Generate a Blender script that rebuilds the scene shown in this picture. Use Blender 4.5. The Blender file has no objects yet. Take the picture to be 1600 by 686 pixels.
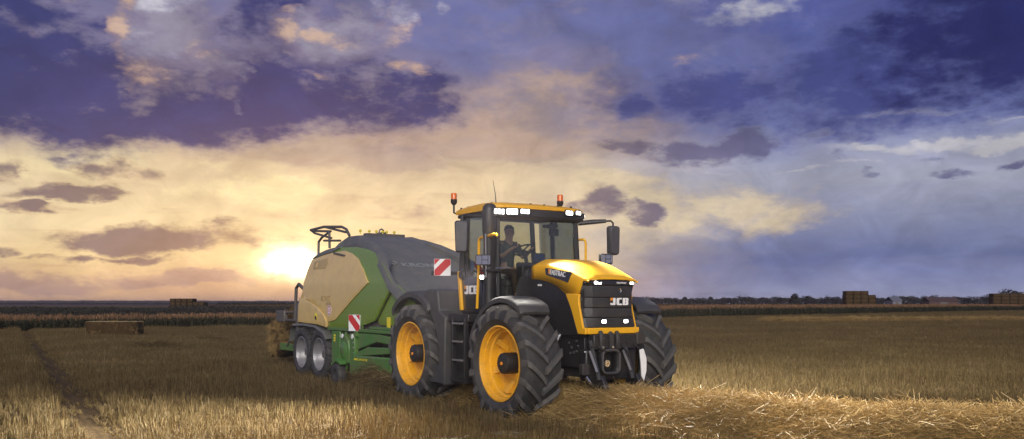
import bpy, bmesh, math, random
import numpy as np
from mathutils import Vector, Matrix, noise
random.seed(7)
PI = math.pi
S = bpy.context.scene
COL = S.collection
rad = math.radians

# ------------------------------------------------------------------ camera
CAM_H = 1.90
FPX = 1362.0
HORIZON = 474.0
cam = bpy.data.cameras.new('camera')
camo = bpy.data.objects.new('camera', cam)
COL.objects.link(camo)
camo.location = (0, 0, CAM_H)
camo.rotation_euler = (rad(90), 0, 0)
cam.sensor_width = 36
cam.lens = 36 * FPX / 1600
cam.shift_y = (HORIZON - 343) / 1600
cam.clip_start = 0.1
cam.clip_end = 12000
S.camera = camo
S.cycles.max_bounces = 6; S.cycles.diffuse_bounces = 2; S.cycles.glossy_bounces = 3; S.cycles.transmission_bounces = 4; S.cycles.transparent_max_bounces = 8
S.render.resolution_x = 1024
S.render.resolution_y = 439

# ------------------------------------------------------------------ view
S.view_settings.view_transform = 'Standard'
S.view_settings.look = 'None'
S.view_settings.gamma = 1
S.view_settings.use_curve_mapping = False
S.view_settings.exposure = 0.0

def lin(r, g, b):
    def f(c):
        c /= 255.0
        return c / 12.92 if c <= 0.04045 else ((c + 0.055) / 1.055) ** 2.4
    return (f(r), f(g), f(b), 1)

# ------------------------------------------------------------------ node helper
class G:
    def __init__(self, tree):
        self.t = tree; self.n = tree.nodes; self.l = tree.links
    def node(self, kind, **kw):
        n = self.n.new(kind)
        for k, v in kw.items(): setattr(n, k, v)
        return n
    def put(self, sock, v):
        if isinstance(v, bpy.types.NodeSocket): self.l.new(v, sock)
        else: sock.default_value = v
    def math(self, op, a, b=None, c=None, clamp=False):
        n = self.node('ShaderNodeMath', operation=op, use_clamp=clamp)
        self.put(n.inputs[0], a)
        if b is not None: self.put(n.inputs[1], b)
        if c is not None: self.put(n.inputs[2], c)
        return n.outputs[0]
    def vmath(self, op, a, b=None, c=None):
        n = self.node('ShaderNodeVectorMath', operation=op)
        self.put(n.inputs[0], a)
        if b is not None:
            if op == 'SCALE': self.put(n.inputs['Scale'], b)
            else: self.put(n.inputs[1], b)
        if c is not None: self.put(n.inputs[2], c)
        return n.outputs['Value'] if op in ('DOT_PRODUCT', 'LENGTH', 'DISTANCE') else n.outputs[0]
    def xyz(self, x, y, z):
        n = self.node('ShaderNodeCombineXYZ')
        for i, v in enumerate((x, y, z)): self.put(n.inputs[i], v)
        return n.outputs[0]
    def sep(self, v):
        n = self.node('ShaderNodeSeparateXYZ'); self.put(n.inputs[0], v)
        return n.outputs
    def noise(self, vec, scale, detail=4, rough=0.5, dist=0.0, color=False):
        n = self.node('ShaderNodeTexNoise')
        if vec is not None: self.put(n.inputs['Vector'], vec)
        n.inputs['Scale'].default_value = scale; n.inputs['Detail'].default_value = detail
        n.inputs['Roughness'].default_value = rough; n.inputs['Distortion'].default_value = dist
        return n.outputs['Color'] if color else n.outputs['Fac']
    def ss(self, v, a, b, lo=0.0, hi=1.0, kind='SMOOTHSTEP'):
        n = self.node('ShaderNodeMapRange', interpolation_type=kind)
        self.put(n.inputs[0], v)
        for i, x in enumerate((a, b, lo, hi)): self.put(n.inputs[i + 1], x)
        return n.outputs[0]
    def mix(self, f, a, b, mode='MIX'):
        n = self.node('ShaderNodeMix', data_type='RGBA', blend_type=mode)
        self.put(n.inputs[0], f); self.put(n.inputs[6], a); self.put(n.inputs[7], b)
        return n.outputs[2]
    def ramp(self, f, stops, interp='LINEAR'):
        n = self.node('ShaderNodeValToRGB'); self.put(n.inputs[0], f)
        cr = n.color_ramp; cr.interpolation = interp
        while len(cr.elements) > 1: cr.elements.remove(cr.elements[-1])
        cr.elements[0].position = stops[0][0]; cr.elements[0].color = stops[0][1]
        for p, c in stops[1:]:
            e = cr.elements.new(p); e.color = c
        return n.outputs[0]

# ------------------------------------------------------------------ world: cloudy sunset sky
SUN_AZ = math.degrees(math.atan2(460 - 800, FPX))
SUN_EL = 2.6
world = bpy.data.worlds.new('World'); S.world = world
world.use_nodes = True
wt = world.node_tree
for n in list(wt.nodes): wt.nodes.remove(n)
g = G(wt)
out = g.node('ShaderNodeOutputWorld'); bg = g.node('ShaderNodeBackground')
wt.links.new(bg.outputs[0], out.inputs[0])
tc = g.node('ShaderNodeTexCoord')
d = g.vmath('NORMALIZE', tc.outputs['Generated'])
dx, dy, dz = g.sep(d)
DEG = 180 / PI
az = g.math('MULTIPLY', g.math('ARCTAN2', dx, dy), DEG)
el = g.math('MULTIPLY', g.math('ARCSINE', dz), DEG)
# clouds are flattened towards the horizon
q = g.vmath('MULTIPLY', d, (1.0, 1.0, 2.3))
wn = g.noise(q, 9.0, 6, 0.60, 0.0, color=True)
wn = g.vmath('SUBTRACT', wn, (0.5, 0.5, 0.5))
W0 = g.xyz(az, el, 0.0)
W = g.vmath('ADD', W0, g.vmath('MULTIPLY', wn, (6.0, 3.2, 0.0)))
wr, wg_, wb = g.sep(wn)
wx, wy, wz = g.sep(W)
fine = g.noise(g.vmath('MULTIPLY', d, (1.0, 1.0, 1.9)), 34.0, 5, 0.6)
fine = g.math('SUBTRACT', fine, 0.5)
elw = g.math('ADD', el, g.math('MULTIPLY', wg_, 3.0))
e01 = g.math('DIVIDE', elw, 90.0, clamp=True)
def st(*rows): return [(a / 90.0, lin(*c)) for a, c in rows]
cool = g.ramp(e01, st((0, (154, 157, 184)), (1.2, (132, 139, 175)), (2.8, (98, 111, 157)), (4.5, (120, 129, 165)), (7.5, (154, 157, 176)),
                      (9.2, (150, 154, 180)), (11, (104, 114, 162)), (14, (80, 90, 150)), (20, (78, 86, 148)), (35, (100, 103, 142)), (90, (118, 122, 152))))
warm = g.ramp(e01, st((0, (196, 160, 136)), (1.2, (208, 172, 136)), (2.6, (234, 206, 156)), (5, (236, 214, 170)), (8, (216, 194, 160)),
                      (10, (190, 168, 148)), (12, (154, 140, 142)), (15, (120, 117, 148)), (20, (102, 106, 154)), (35, (106, 104, 140)), (90, (118, 122, 152))))
azw = g.math('ADD', az, g.math('MULTIPLY', wr, 10.0))
rel = g.math('ABSOLUTE', g.math('SUBTRACT', azw, SUN_AZ))
warmf = g.ss(rel, 30.0, 13.0)
sky = g.mix(warmf, cool, warm)
# general broken cloud deck, all round the sky
deckn = g.noise(g.vmath('MULTIPLY', d, (1.0, 1.0, 2.6)), 5.5, 8, 0.6, 0.4)
deck = g.ss(deckn, 0.47, 0.66)
deck = g.math('MULTIPLY', deck, g.ss(el, 7.0, 13.0, 0.0, 0.75))
sky = g.mix(deck, sky, lin(76, 76, 124))
lightn = g.noise(g.vmath('MULTIPLY', d, (1.0, 1.0, 2.1)), 13.0, 8, 0.62, 0.3)
lightf = g.math('MULTIPLY', g.ss(lightn, 0.55, 0.70), g.ss(el, 6.0, 12.0, 0.0, 0.40))
sky = g.mix(lightf, sky, g.mix(warmf, lin(150, 150, 176), lin(196, 164, 144)))
streak = g.noise(g.vmath('MULTIPLY', d, (1.0, 1.0, 9.0)), 7.0, 7, 0.6, 0.2)
streakf = g.math('MULTIPLY', g.ss(streak, 0.50, 0.68), g.ss(el, 11.0, 4.0, 0.0, 0.45))
sky = g.mix(streakf, sky, g.mix(warmf, lin(120, 126, 160), lin(186, 152, 128)))
# cloud groups: density = placed banks + fractal noise; thin edges and thick cores differ in colour
fb = g.math('ADD', g.math('MULTIPLY', wb, 1.5), g.math('MULTIPLY', fine, 0.9))
def bank(blobs, lo, hi, op, edge, core, c_lo, c_hi, rag=1.0):
    """blobs (x, y, half width, half height, weight) as bearings read off the photograph"""
    global sky
    acc = None
    for cx, cy, rx, ry, w in blobs:
        a0 = math.degrees(math.atan((cx - 800) / FPX))
        e0 = math.degrees(math.atan((HORIZON - cy) / FPX * math.cos(rad(a0))))
        k = math.degrees(1 / FPX) * math.cos(rad(a0)) ** 2
        v = g.vmath('MULTIPLY_ADD', W, (1 / (rx * k), 1 / (ry * k), 0.0), (-a0 / (rx * k), -e0 / (ry * k), 0.0))
        q2 = g.vmath('DOT_PRODUCT', v, v)
        m_ = g.ss(q2, 2.4, 0.0, 0.0, w)
        acc = m_ if acc is None else g.math('MAXIMUM', acc, m_)
    dens = g.math('ADD', acc, g.math('MULTIPLY', g.math('MULTIPLY', fb, rag), g.ss(acc, 0.0, 0.25)))
    m_ = g.ss(dens, lo, hi, 0.0, op)
    col = g.mix(g.ss(dens, c_lo, c_hi), edge if not isinstance(edge, tuple) else lin(*edge), core if not isinstance(core, tuple) else lin(*core))
    sky = g.mix(m_, sky, col)
# lit high cloud first
bank([(880, 130, 90, 60, 0.8), (760, 165, 150, 50, 0.7), (700, 222, 280, 30, 0.8), (960, 205, 170, 36, 0.6), (820, 150, 60, 40, 0.7), (560, 250, 200, 20, 0.6)],
     0.15, 0.95, 0.75, (142, 128, 140), (182, 156, 142), 0.3, 0.9)
bank([(905, 55, 260, 60, 0.8), (1100, 95, 150, 50, 0.8), (700, 60, 160, 60, 0.8)], 0.1, 0.9, 0.75, (118, 116, 146), (98, 106, 158), 0.3, 0.9)
bank([(1500, 226, 200, 15, 0.9), (1430, 174, 110, 7, 0.7), (1235, 262, 170, 5, 0.7), (1180, 12, 74, 18, 0.62), (1560, 192, 60, 4, 0.6)], 0.25, 0.9, 0.85, (140, 142, 168), (188, 186, 192), 0.3, 0.9)
bank([(1010, 330, 240, 44, 0.75), (1140, 322, 90, 20, 0.9), (960, 300, 140, 26, 0.8)], 0.15, 0.9, 0.75, (206, 186, 158), (222, 202, 164), 0.4, 0.9)
bank([(90, 252, 210, 32, 0.8), (410, 306, 130, 26, 0.9), (330, 262, 90, 14, 0.6)], 0.15, 0.9, 0.75, (222, 202, 164), (248, 230, 178), 0.4, 0.95)
# big dark bank, upper left, and the one at upper right
bank([(60, 110, 300, 130, 1.0), (330, 160, 270, 62, 0.95), (560, 140, 150, 66, 0.85), (410, 50, 96, 90, 0.85), (480, 190, 150, 30, 0.8), (150, 185, 240, 40, 0.95), (20, 215, 120, 26, 0.6)],
     0.10, 1.02, 0.97, (126, 118, 142), (44, 54, 112), 0.28, 0.95, 1.3)
bank([(1420, 95, 250, 90, 0.8), (1120, 148, 110, 40, 0.85), (992, 163, 28, 20, 0.85), (1300, 190, 260, 34, 0.6)], 0.2, 0.85, 0.9, (96, 102, 154), (60, 68, 128), 0.35, 0.9)
bank([(1560, 50, 210, 120, 1.0), (1480, 100, 140, 60, 0.75)], 0.1, 1.0, 0.95, (60, 66, 124), (30, 34, 90), 0.3, 0.9)
# torn pale gaps with peach rims
bank([(262, 55, 76, 70, 0.9), (505, 60, 76, 44, 0.85), (340, 100, 50, 36, 0.7), (590, 50, 50, 26, 0.7)], 0.28, 1.15, 0.85, (138, 122, 140), (148, 144, 164), 0.3, 1.0, 1.6)
bank([(197, 40, 20, 60, 0.85), (236, 115, 50, 24, 0.8), (455, 48, 28, 34, 0.8), (520, 58, 40, 14, 0.7), (612, 45, 30, 26, 0.65), (641, 104, 26, 15, 0.9), (330, 82, 26, 24, 0.6), (215, 135, 12, 20, 0.7), (500, 122, 24, 5, 0.6), (1085, 90, 40, 10, 0.5), (1210, 92, 26, 10, 0.5)],
     0.25, 1.25, 0.72, (160, 138, 144), (214, 178, 148), 0.35, 1.05, 1.8)
bank([(245, 4, 36, 12, 0.62), (235, 50, 16, 8, 0.5), (604, 15, 34, 14, 0.6), (575, 2, 16, 7, 0.6), (690, 18, 16, 10, 0.5), (360, 158, 10, 20, 0.38)], 0.25, 0.85, 0.8, (160, 156, 178), (204, 204, 214), 0.4, 0.95)
# grey bars and scraps lower down
barc = g.mix(warmf, lin(92, 92, 130), lin(118, 103, 112))
bare = g.mix(warmf, lin(128, 132, 160), lin(182, 156, 130))
bank([(255, 376, 165, 24, 1.0), (350, 362, 48, 16, 0.8), (205, 270, 66, 18, 0.9), (115, 300, 96, 11, 0.85), (45, 318, 38, 9, 0.85), (8, 268, 28, 17, 0.75), (95, 403, 50, 8, 0.75), (205, 407, 52, 8, 0.75), (8, 388, 48, 12, 0.8),
      (1085, 234, 66, 20, 0.95), (1155, 217, 46, 22, 0.95), (980, 227, 60, 10, 0.75), (935, 318, 40, 26, 0.95), (1000, 331, 34, 15, 0.9), (1440, 253, 36, 7, 0.8), (1495, 268, 46, 9, 0.85),
      (1352, 274, 16, 6, 0.8), (1588, 256, 20, 8, 0.8), (1310, 247, 16, 7, 0.7), (1275, 216, 28, 7, 0.6), (1312, 314, 24, 6, 0.5)],
     0.24, 0.95, 0.92, bare, barc, 0.35, 0.95, 1.25)
bank([(40, 437, 150, 18, 0.9), (265, 441, 140, 12, 0.8), (600, 330, 120, 18, 0.4)], 0.2, 0.8, 0.75, (196, 164, 142), (158, 134, 134), 0.3, 0.9)
# glow round the sun, low behind thin cloud
su = g.vmath('MULTIPLY', g.vmath('SUBTRACT', W0, (SUN_AZ, SUN_EL, 0.0)), (0.62, 1.25, 0.0))
s2 = g.math('SQRT', g.vmath('DOT_PRODUCT', su, su))
s2 = g.math('ADD', s2, g.math('MULTIPLY', g.math('ADD', wr, g.math('MULTIPLY', fine, 0.5)), 2.2))
def halo(width, amp, col):
    e = g.math('EXPONENT', g.math('MULTIPLY', g.math('POWER', g.math('MAXIMUM', g.math('DIVIDE', s2, width), 0.0), 2.0), -1.0))
    return g.vmath('SCALE', col[:3], g.math('MULTIPLY', e, amp))
glow = g.vmath('ADD', g.vmath('ADD', halo(0.85, 3.6, (1.0, 0.88, 0.58)), halo(2.1, 0.40, (1.0, 0.80, 0.40))), halo(6.5, 0.10, (1.0, 0.72, 0.34)))
shade = g.noise(g.vmath('MULTIPLY', d, (1.0, 1.0, 1.5)), 15.0, 8, 0.62, 0.6)
sky = g.vmath('SCALE', sky, g.ss(shade, 0.2, 0.8, 0.72, 1.28, 'LINEAR'))
total = g.vmath('ADD', sky, glow)
nish = g.node('ShaderNodeTexSky', sky_type='NISHITA', sun_disc=False)
nish.sun_elevation = rad(SUN_EL); nish.sun_rotation = rad(SUN_AZ)
nish.air_density = 1.2; nish.dust_density = 2.0
total = g.vmath('ADD', total, g.vmath('SCALE', nish.outputs[0], 0.006))
wt.links.new(total, bg.inputs['Color'])
bg.inputs['Strength'].default_value = 1.0
world.cycles.sampling_method = 'MANUAL'; world.cycles.sample_map_resolution = 256

# ------------------------------------------------------------------ key light: soft lamp added for camera-side flash, not the sky's sun
sun = bpy.data.lights.new('sun', 'SUN'); suno = bpy.data.objects.new('sun', sun); COL.objects.link(suno)
sun.energy = 2.9; sun.angle = rad(35); sun.color = (1.0, 0.94, 0.86)
LDIR = Vector((0.02, 0.90, -0.40)).normalized()
suno.rotation_euler = LDIR.to_track_quat('-Z', 'Y').to_euler()
suno.location = (-20, -40, 30)

# ------------------------------------------------------------------ materials
def newmat(name):
    m = bpy.data.materials.new(name); m.use_nodes = True
    n = m.node_tree.nodes; b = n['Principled BSDF']
    return m, G(m.node_tree), b
def setp(b, **kw):
    for k, v in kw.items(): b.inputs[k.replace('_', ' ')].default_value = v
def paint(name, col, rough=0.35, coat=0.0, dirt=(0.16, 0.12, 0.08), dirtamt=0.25, bump=0.0, metal=0.0, spec=0.5, scale=3.0):
    """paint, plastic or metal with dust and uneven gloss"""
    m, g, b = newmat(name)
    tc = g.node('ShaderNodeTexCoord'); P = tc.outputs['Object']
    n1 = g.noise(P, scale, 6, 0.65); n2 = g.noise(P, scale * 9, 4, 0.6)
    f = g.math('MULTIPLY', g.ss(g.math('ADD', n1, g.math('MULTIPLY', n2, 0.35)), 0.55, 0.85), dirtamt)
    b_col = g.mix(f, (*col, 1), (*dirt, 1))
    g.l.new(b_col, b.inputs['Base Color'])
    g.l.new(g.ss(n2, 0.3, 0.7, max(rough - 0.07, 0.02), rough + 0.1), b.inputs['Roughness'])
    setp(b, Coat_Weight=coat, Coat_Roughness=0.08, Metallic=metal, Specular_IOR_Level=spec)
    if bump:
        bn = g.node('ShaderNodeBump'); bn.inputs['Strength'].default_value = bump; bn.inputs['Distance'].default_value = 0.01
        g.l.new(g.noise(P, scale * 40, 3, 0.5), bn.inputs['Height']); g.l.new(bn.outputs[0], b.inputs['Normal'])
    return m
def emit(name, col, strength):
    m, g, b = newmat(name)
    setp(b, Base_Color=(0.8, 0.8, 0.8, 1), Emission_Color=(*col, 1), Emission_Strength=strength, Roughness=0.2)
    return m
M = {}
M['yellow'] = paint('yellow_paint', (0.80, 0.41, 0.012), 0.46, 0.06, dirtamt=0.05, spec=0.32)
M['rimyellow'] = paint('rim_yellow_paint', (0.78, 0.38, 0.012), 0.40, 0.15, dirtamt=0.35)
M['black'] = paint('black_plastic', (0.013, 0.013, 0.015), 0.45, dirt=(0.08, 0.068, 0.052), dirtamt=0.13)
M['gloss'] = paint('gloss_black', (0.010, 0.010, 0.012), 0.12, 0.5, dirtamt=0.08)
M['grille'] = paint('grille_mesh', (0.022, 0.023, 0.026), 0.45, dirtamt=0.12, bump=0.35)
M['grey'] = paint('dark_grey_plastic', (0.040, 0.041, 0.044), 0.55, dirt=(0.12, 0.10, 0.08), dirtamt=0.22, bump=0.12)
M['mirror_shell'] = paint('mirror_shell', (0.05, 0.05, 0.058), 0.5, dirtamt=0.15)
M['iron'] = paint('dark_cast_iron', (0.022, 0.022, 0.024), 0.5, dirt=(0.10, 0.08, 0.055), dirtamt=0.20, bump=0.3)
M['steel'] = paint('bright_steel', (0.62, 0.62, 0.64), 0.25, metal=1.0, dirtamt=0.10)
M['silver'] = paint('silver_rim_paint', (0.24, 0.24, 0.26), 0.40, metal=0.4, dirtamt=0.40)
M['white'] = paint('white_vinyl', (0.80, 0.80, 0.80), 0.4, dirtamt=0.05)
M['orange'] = paint('orange_vinyl', (0.80, 0.28, 0.02), 0.4, dirtamt=0.05)
M['red'] = paint('red_reflective_vinyl', (0.50, 0.022, 0.025), 0.35, dirtamt=0.10)
M['green'] = paint('green_paint', (0.145, 0.245, 0.018), 0.33, 0.3, dirt=(0.20, 0.17, 0.08), dirtamt=0.20)
M['pickgreen'] = paint('pickup_green_paint', (0.055, 0.17, 0.028), 0.40, 0.15, dirt=(0.16, 0.13, 0.07), dirtamt=0.42)
M['cream'] = paint('cream_paint', (0.66, 0.47, 0.17), 0.36, 0.3, dirt=(0.36, 0.27, 0.14), dirtamt=0.25)
M['coverg'] = paint('grey_cover_plastic', (0.090, 0.096, 0.094), 0.48, 0.05, dirt=(0.22, 0.19, 0.14), dirtamt=0.30)
M['railgrey'] = paint('grey_rail_paint', (0.075, 0.070, 0.068), 0.5, dirtamt=0.3)
M['ghost'] = paint('faded_grey_vinyl', (0.19, 0.21, 0.21), 0.5, dirtamt=0.2)
M['ghostcream'] = paint('faded_brown_vinyl', (0.42, 0.30, 0.13), 0.5, dirtamt=0.2)
M['label_yellow'] = paint('yellow_label', (0.75, 0.62, 0.02), 0.45, dirtamt=0.1)
M['amber'] = paint('amber_plastic', (0.75, 0.16, 0.012), 0.2, 0.5, dirtamt=0.05)
M['beige'] = paint('cab_trim', (0.075, 0.066, 0.056), 0.7, dirtamt=0.2)
M['seat'] = paint('seat_cloth', (0.025, 0.024, 0.026), 0.85, dirtamt=0.1, bump=0.3)
M['screen'] = emit('monitor_screen', (0.10, 0.11, 0.22), 0.35)
M['led'] = emit('lit_led', (1.0, 0.98, 0.92), 14.0)
M['ledw'] = emit('lit_led_warm', (1.0, 0.92, 0.62), 4.0)
M['blue'] = paint('blue_trim', (0.02, 0.05, 0.20), 0.4)
m, g, b = newmat('lamp_lens')
setp(b, Base_Color=(0.42, 0.42, 0.44, 1), Roughness=0.10, Metallic=0.75); M['lens'] = m
# tyre rubber: dusty in the recesses of the noise, never shiny
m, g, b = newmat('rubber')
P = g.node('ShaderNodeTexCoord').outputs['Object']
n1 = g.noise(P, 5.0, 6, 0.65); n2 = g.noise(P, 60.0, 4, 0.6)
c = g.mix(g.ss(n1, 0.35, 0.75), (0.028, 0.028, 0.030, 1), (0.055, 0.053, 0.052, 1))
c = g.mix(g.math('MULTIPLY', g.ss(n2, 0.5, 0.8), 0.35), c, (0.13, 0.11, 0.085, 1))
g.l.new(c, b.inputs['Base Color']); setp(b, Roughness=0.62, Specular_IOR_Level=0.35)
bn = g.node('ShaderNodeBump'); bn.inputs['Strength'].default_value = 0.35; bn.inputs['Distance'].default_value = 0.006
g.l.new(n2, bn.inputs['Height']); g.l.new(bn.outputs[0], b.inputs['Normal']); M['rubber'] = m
M['lug'] = paint('worn_lit_lug_rubber', (0.074, 0.073, 0.074), 0.65, dirt=(0.15, 0.13, 0.10), dirtamt=0.4, bump=0.3, spec=0.3, scale=6.0)  # worn and dusty, with tread shading painted in: lugs lighter than gaps
# cab glass: thin pane, slightly smoked
m, g, b = newmat('cab_glass')
nt = m.node_tree; nt.nodes.remove(b)
o = nt.nodes['Material Output']
tr = g.node('ShaderNodeBsdfTransparent'); tr.inputs[0].default_value = (0.80, 0.82, 0.78, 1)
gl = g.node('ShaderNodeBsdfGlossy'); gl.inputs['Roughness'].default_value = 0.02; gl.inputs[0].default_value = (0.9, 0.95, 0.95, 1)
fr = g.node('ShaderNodeFresnel'); fr.inputs[0].default_value = 1.45
mx = g.node('ShaderNodeMixShader')
g.l.new(g.math('ADD', g.math('MULTIPLY', fr.outputs[0], 0.8), 0.015), mx.inputs[0]); g.l.new(tr.outputs[0], mx.inputs[1]); g.l.new(gl.outputs[0], mx.inputs[2])
g.l.new(mx.outputs[0], o.inputs[0]); M['glass'] = m
def cloth(name, col, sc=60):
    m, g, b = newmat(name)
    P = g.node('ShaderNodeTexCoord').outputs['Object']
    n = g.noise(P, 8, 5, 0.6)
    g.l.new(g.mix(g.ss(n, 0.3, 0.7), (*[x * 0.8 for x in col], 1), (*[x * 1.2 for x in col], 1)), b.inputs['Base Color'])
    setp(b, Roughness=0.9, Specular_IOR_Level=0.2)
    return m
M['shirt'] = cloth('dark_olive_cloth', (0.070, 0.080, 0.062))
M['trousers'] = cloth('brown_cloth', (0.085, 0.055, 0.035))
M['hair'] = cloth('dark_hair', (0.018, 0.013, 0.010))
m, g, b = newmat('skin'); setp(b, Base_Color=(0.60, 0.35, 0.25, 1), Roughness=0.5, Subsurface_Weight=0.1, Subsurface_Scale=0.02); M['skin'] = m
def strawmat(name, cols, rough=0.6, transl=0.0):
    """stalks: every stalk (mesh island) has its own tint"""
    m, g, b = newmat(name)
    gi = g.node('ShaderNodeNewGeometry'); oi = g.node('ShaderNodeObjectInfo')
    r = gi.outputs['Random Per Island']
    P = g.node('ShaderNodeVectorMath', operation='ADD'); g.l.new(gi.outputs['Position'], P.inputs[0])
    big = g.noise(gi.outputs['Position'], 0.55, 4, 0.6)
    k = g.math('FRACT', g.math('ADD', r, oi.outputs['Random']))
    huge = g.noise(gi.outputs['Position'], 0.09, 4, 0.6)
    v = g.math('ADD', g.math('MULTIPLY', k, 0.62), g.math('ADD', g.math('MULTIPLY', g.ss(big, 0.3, 0.7), 0.22), g.math('MULTIPLY', g.ss(huge, 0.35, 0.65), 0.16)), clamp=True)
    g.l.new(g.ramp(v, [(i / (len(cols) - 1), (*c, 1)) for i, c in enumerate(cols)]), b.inputs['Base Color'])
    setp(b, Roughness=rough, Specular_IOR_Level=0.35)
    if transl:
        tb = g.node('ShaderNodeBsdfTranslucent'); mx = g.node('ShaderNodeMixShader'); mx.inputs[0].default_value = transl
        g.l.new(b.inputs['Base Color'].links[0].from_socket, tb.inputs[0])
        o = m.node_tree.nodes['Material Output']; g.l.new(b.outputs[0], mx.inputs[1]); g.l.new(tb.outputs[0], mx.inputs[2]); g.l.new(mx.outputs[0], o.inputs[0])
    return m
M['stubble'] = strawmat('stubble_stalks', [(0.040, 0.026, 0.012), (0.12, 0.080, 0.032), (0.26, 0.178, 0.074), (0.16, 0.120, 0.042), (0.60, 0.46, 0.24)], transl=0.5)
M['straw'] = strawmat('loose_straw', [(0.20, 0.12, 0.04), (0.38, 0.25, 0.09), (0.50, 0.34, 0.13), (0.64, 0.48, 0.22)], 0.45, transl=0.3)
M['cropgreen'] = strawmat('crop_leaves', [(0.020, 0.022, 0.009), (0.034, 0.034, 0.012), (0.060, 0.048, 0.018)])
M['croptip'] = strawmat('crop_tips', [(0.10, 0.050, 0.025), (0.17, 0.090, 0.042), (0.24, 0.13, 0.055)])
M['leaf'] = strawmat('tree_leaves', [(0.016, 0.015, 0.012), (0.026, 0.024, 0.016), (0.036, 0.033, 0.020)])
M['bark'] = paint('bark', (0.05, 0.04, 0.03), 0.9, dirtamt=0.4)
# pressed straw of the bales
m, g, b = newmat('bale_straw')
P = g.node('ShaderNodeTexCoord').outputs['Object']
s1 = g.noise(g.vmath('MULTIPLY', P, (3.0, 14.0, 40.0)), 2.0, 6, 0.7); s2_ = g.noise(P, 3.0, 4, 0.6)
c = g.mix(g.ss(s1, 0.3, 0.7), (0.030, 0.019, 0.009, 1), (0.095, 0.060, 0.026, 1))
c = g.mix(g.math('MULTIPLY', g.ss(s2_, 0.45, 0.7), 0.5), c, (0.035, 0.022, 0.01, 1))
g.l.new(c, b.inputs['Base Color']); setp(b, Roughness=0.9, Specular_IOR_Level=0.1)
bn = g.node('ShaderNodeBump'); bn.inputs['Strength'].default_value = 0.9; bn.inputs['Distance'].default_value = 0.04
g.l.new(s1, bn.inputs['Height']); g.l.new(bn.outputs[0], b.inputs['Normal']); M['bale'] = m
M['twine'] = paint('baler_twine', (0.30, 0.24, 0.12), 0.8)

# ------------------------------------------------------------------ frames of reference
ANG = rad(33)
HX = (math.sin(ANG), -math.cos(ANG)); LX = (math.cos(ANG), math.sin(ANG))   # tractor forward, tractor left
FRONT = (-0.257 + 1.55 * LX[0], 14.0 + 1.55 * LX[1])                        # ground under the front axle
HEAD = math.atan2(HX[1], HX[0])
GZ = 0.15                                                                   # stubble height: measured heights start at its top
def to_world(x, y): return (FRONT[0] + x * HX[0] + y * LX[0], FRONT[1] + x * HX[1] + y * LX[1])
def to_local(X, Y):
    a, b_ = X - FRONT[0], Y - FRONT[1]
    return (a * HX[0] + b_ * HX[1], a * LX[0] + b_ * LX[1])
def on(px, py, Sf):
    """pixel -> (x, z) on the machine's side surface y = -Sf(z)"""
    c0 = to_local(0, 0); r = ((px - 800) / FPX, 1.0)
    r1 = (r[0] * HX[0] + r[1] * HX[1], r[0] * LX[0] + r[1] * LX[1]); rz = -(py - HORIZON) / FPX
    z = 2.0
    for _ in range(25):
        t = (-Sf(z) - c0[1]) / r1[1]; z = (CAM_H - GZ) + t * rz
    return (c0[0] + t * r1[0], z)
def field_at(px, py, z=0.0):
    t = (CAM_H - z) * FPX / (py - HORIZON)
    return ((px - 800) / FPX * t, t)

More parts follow.
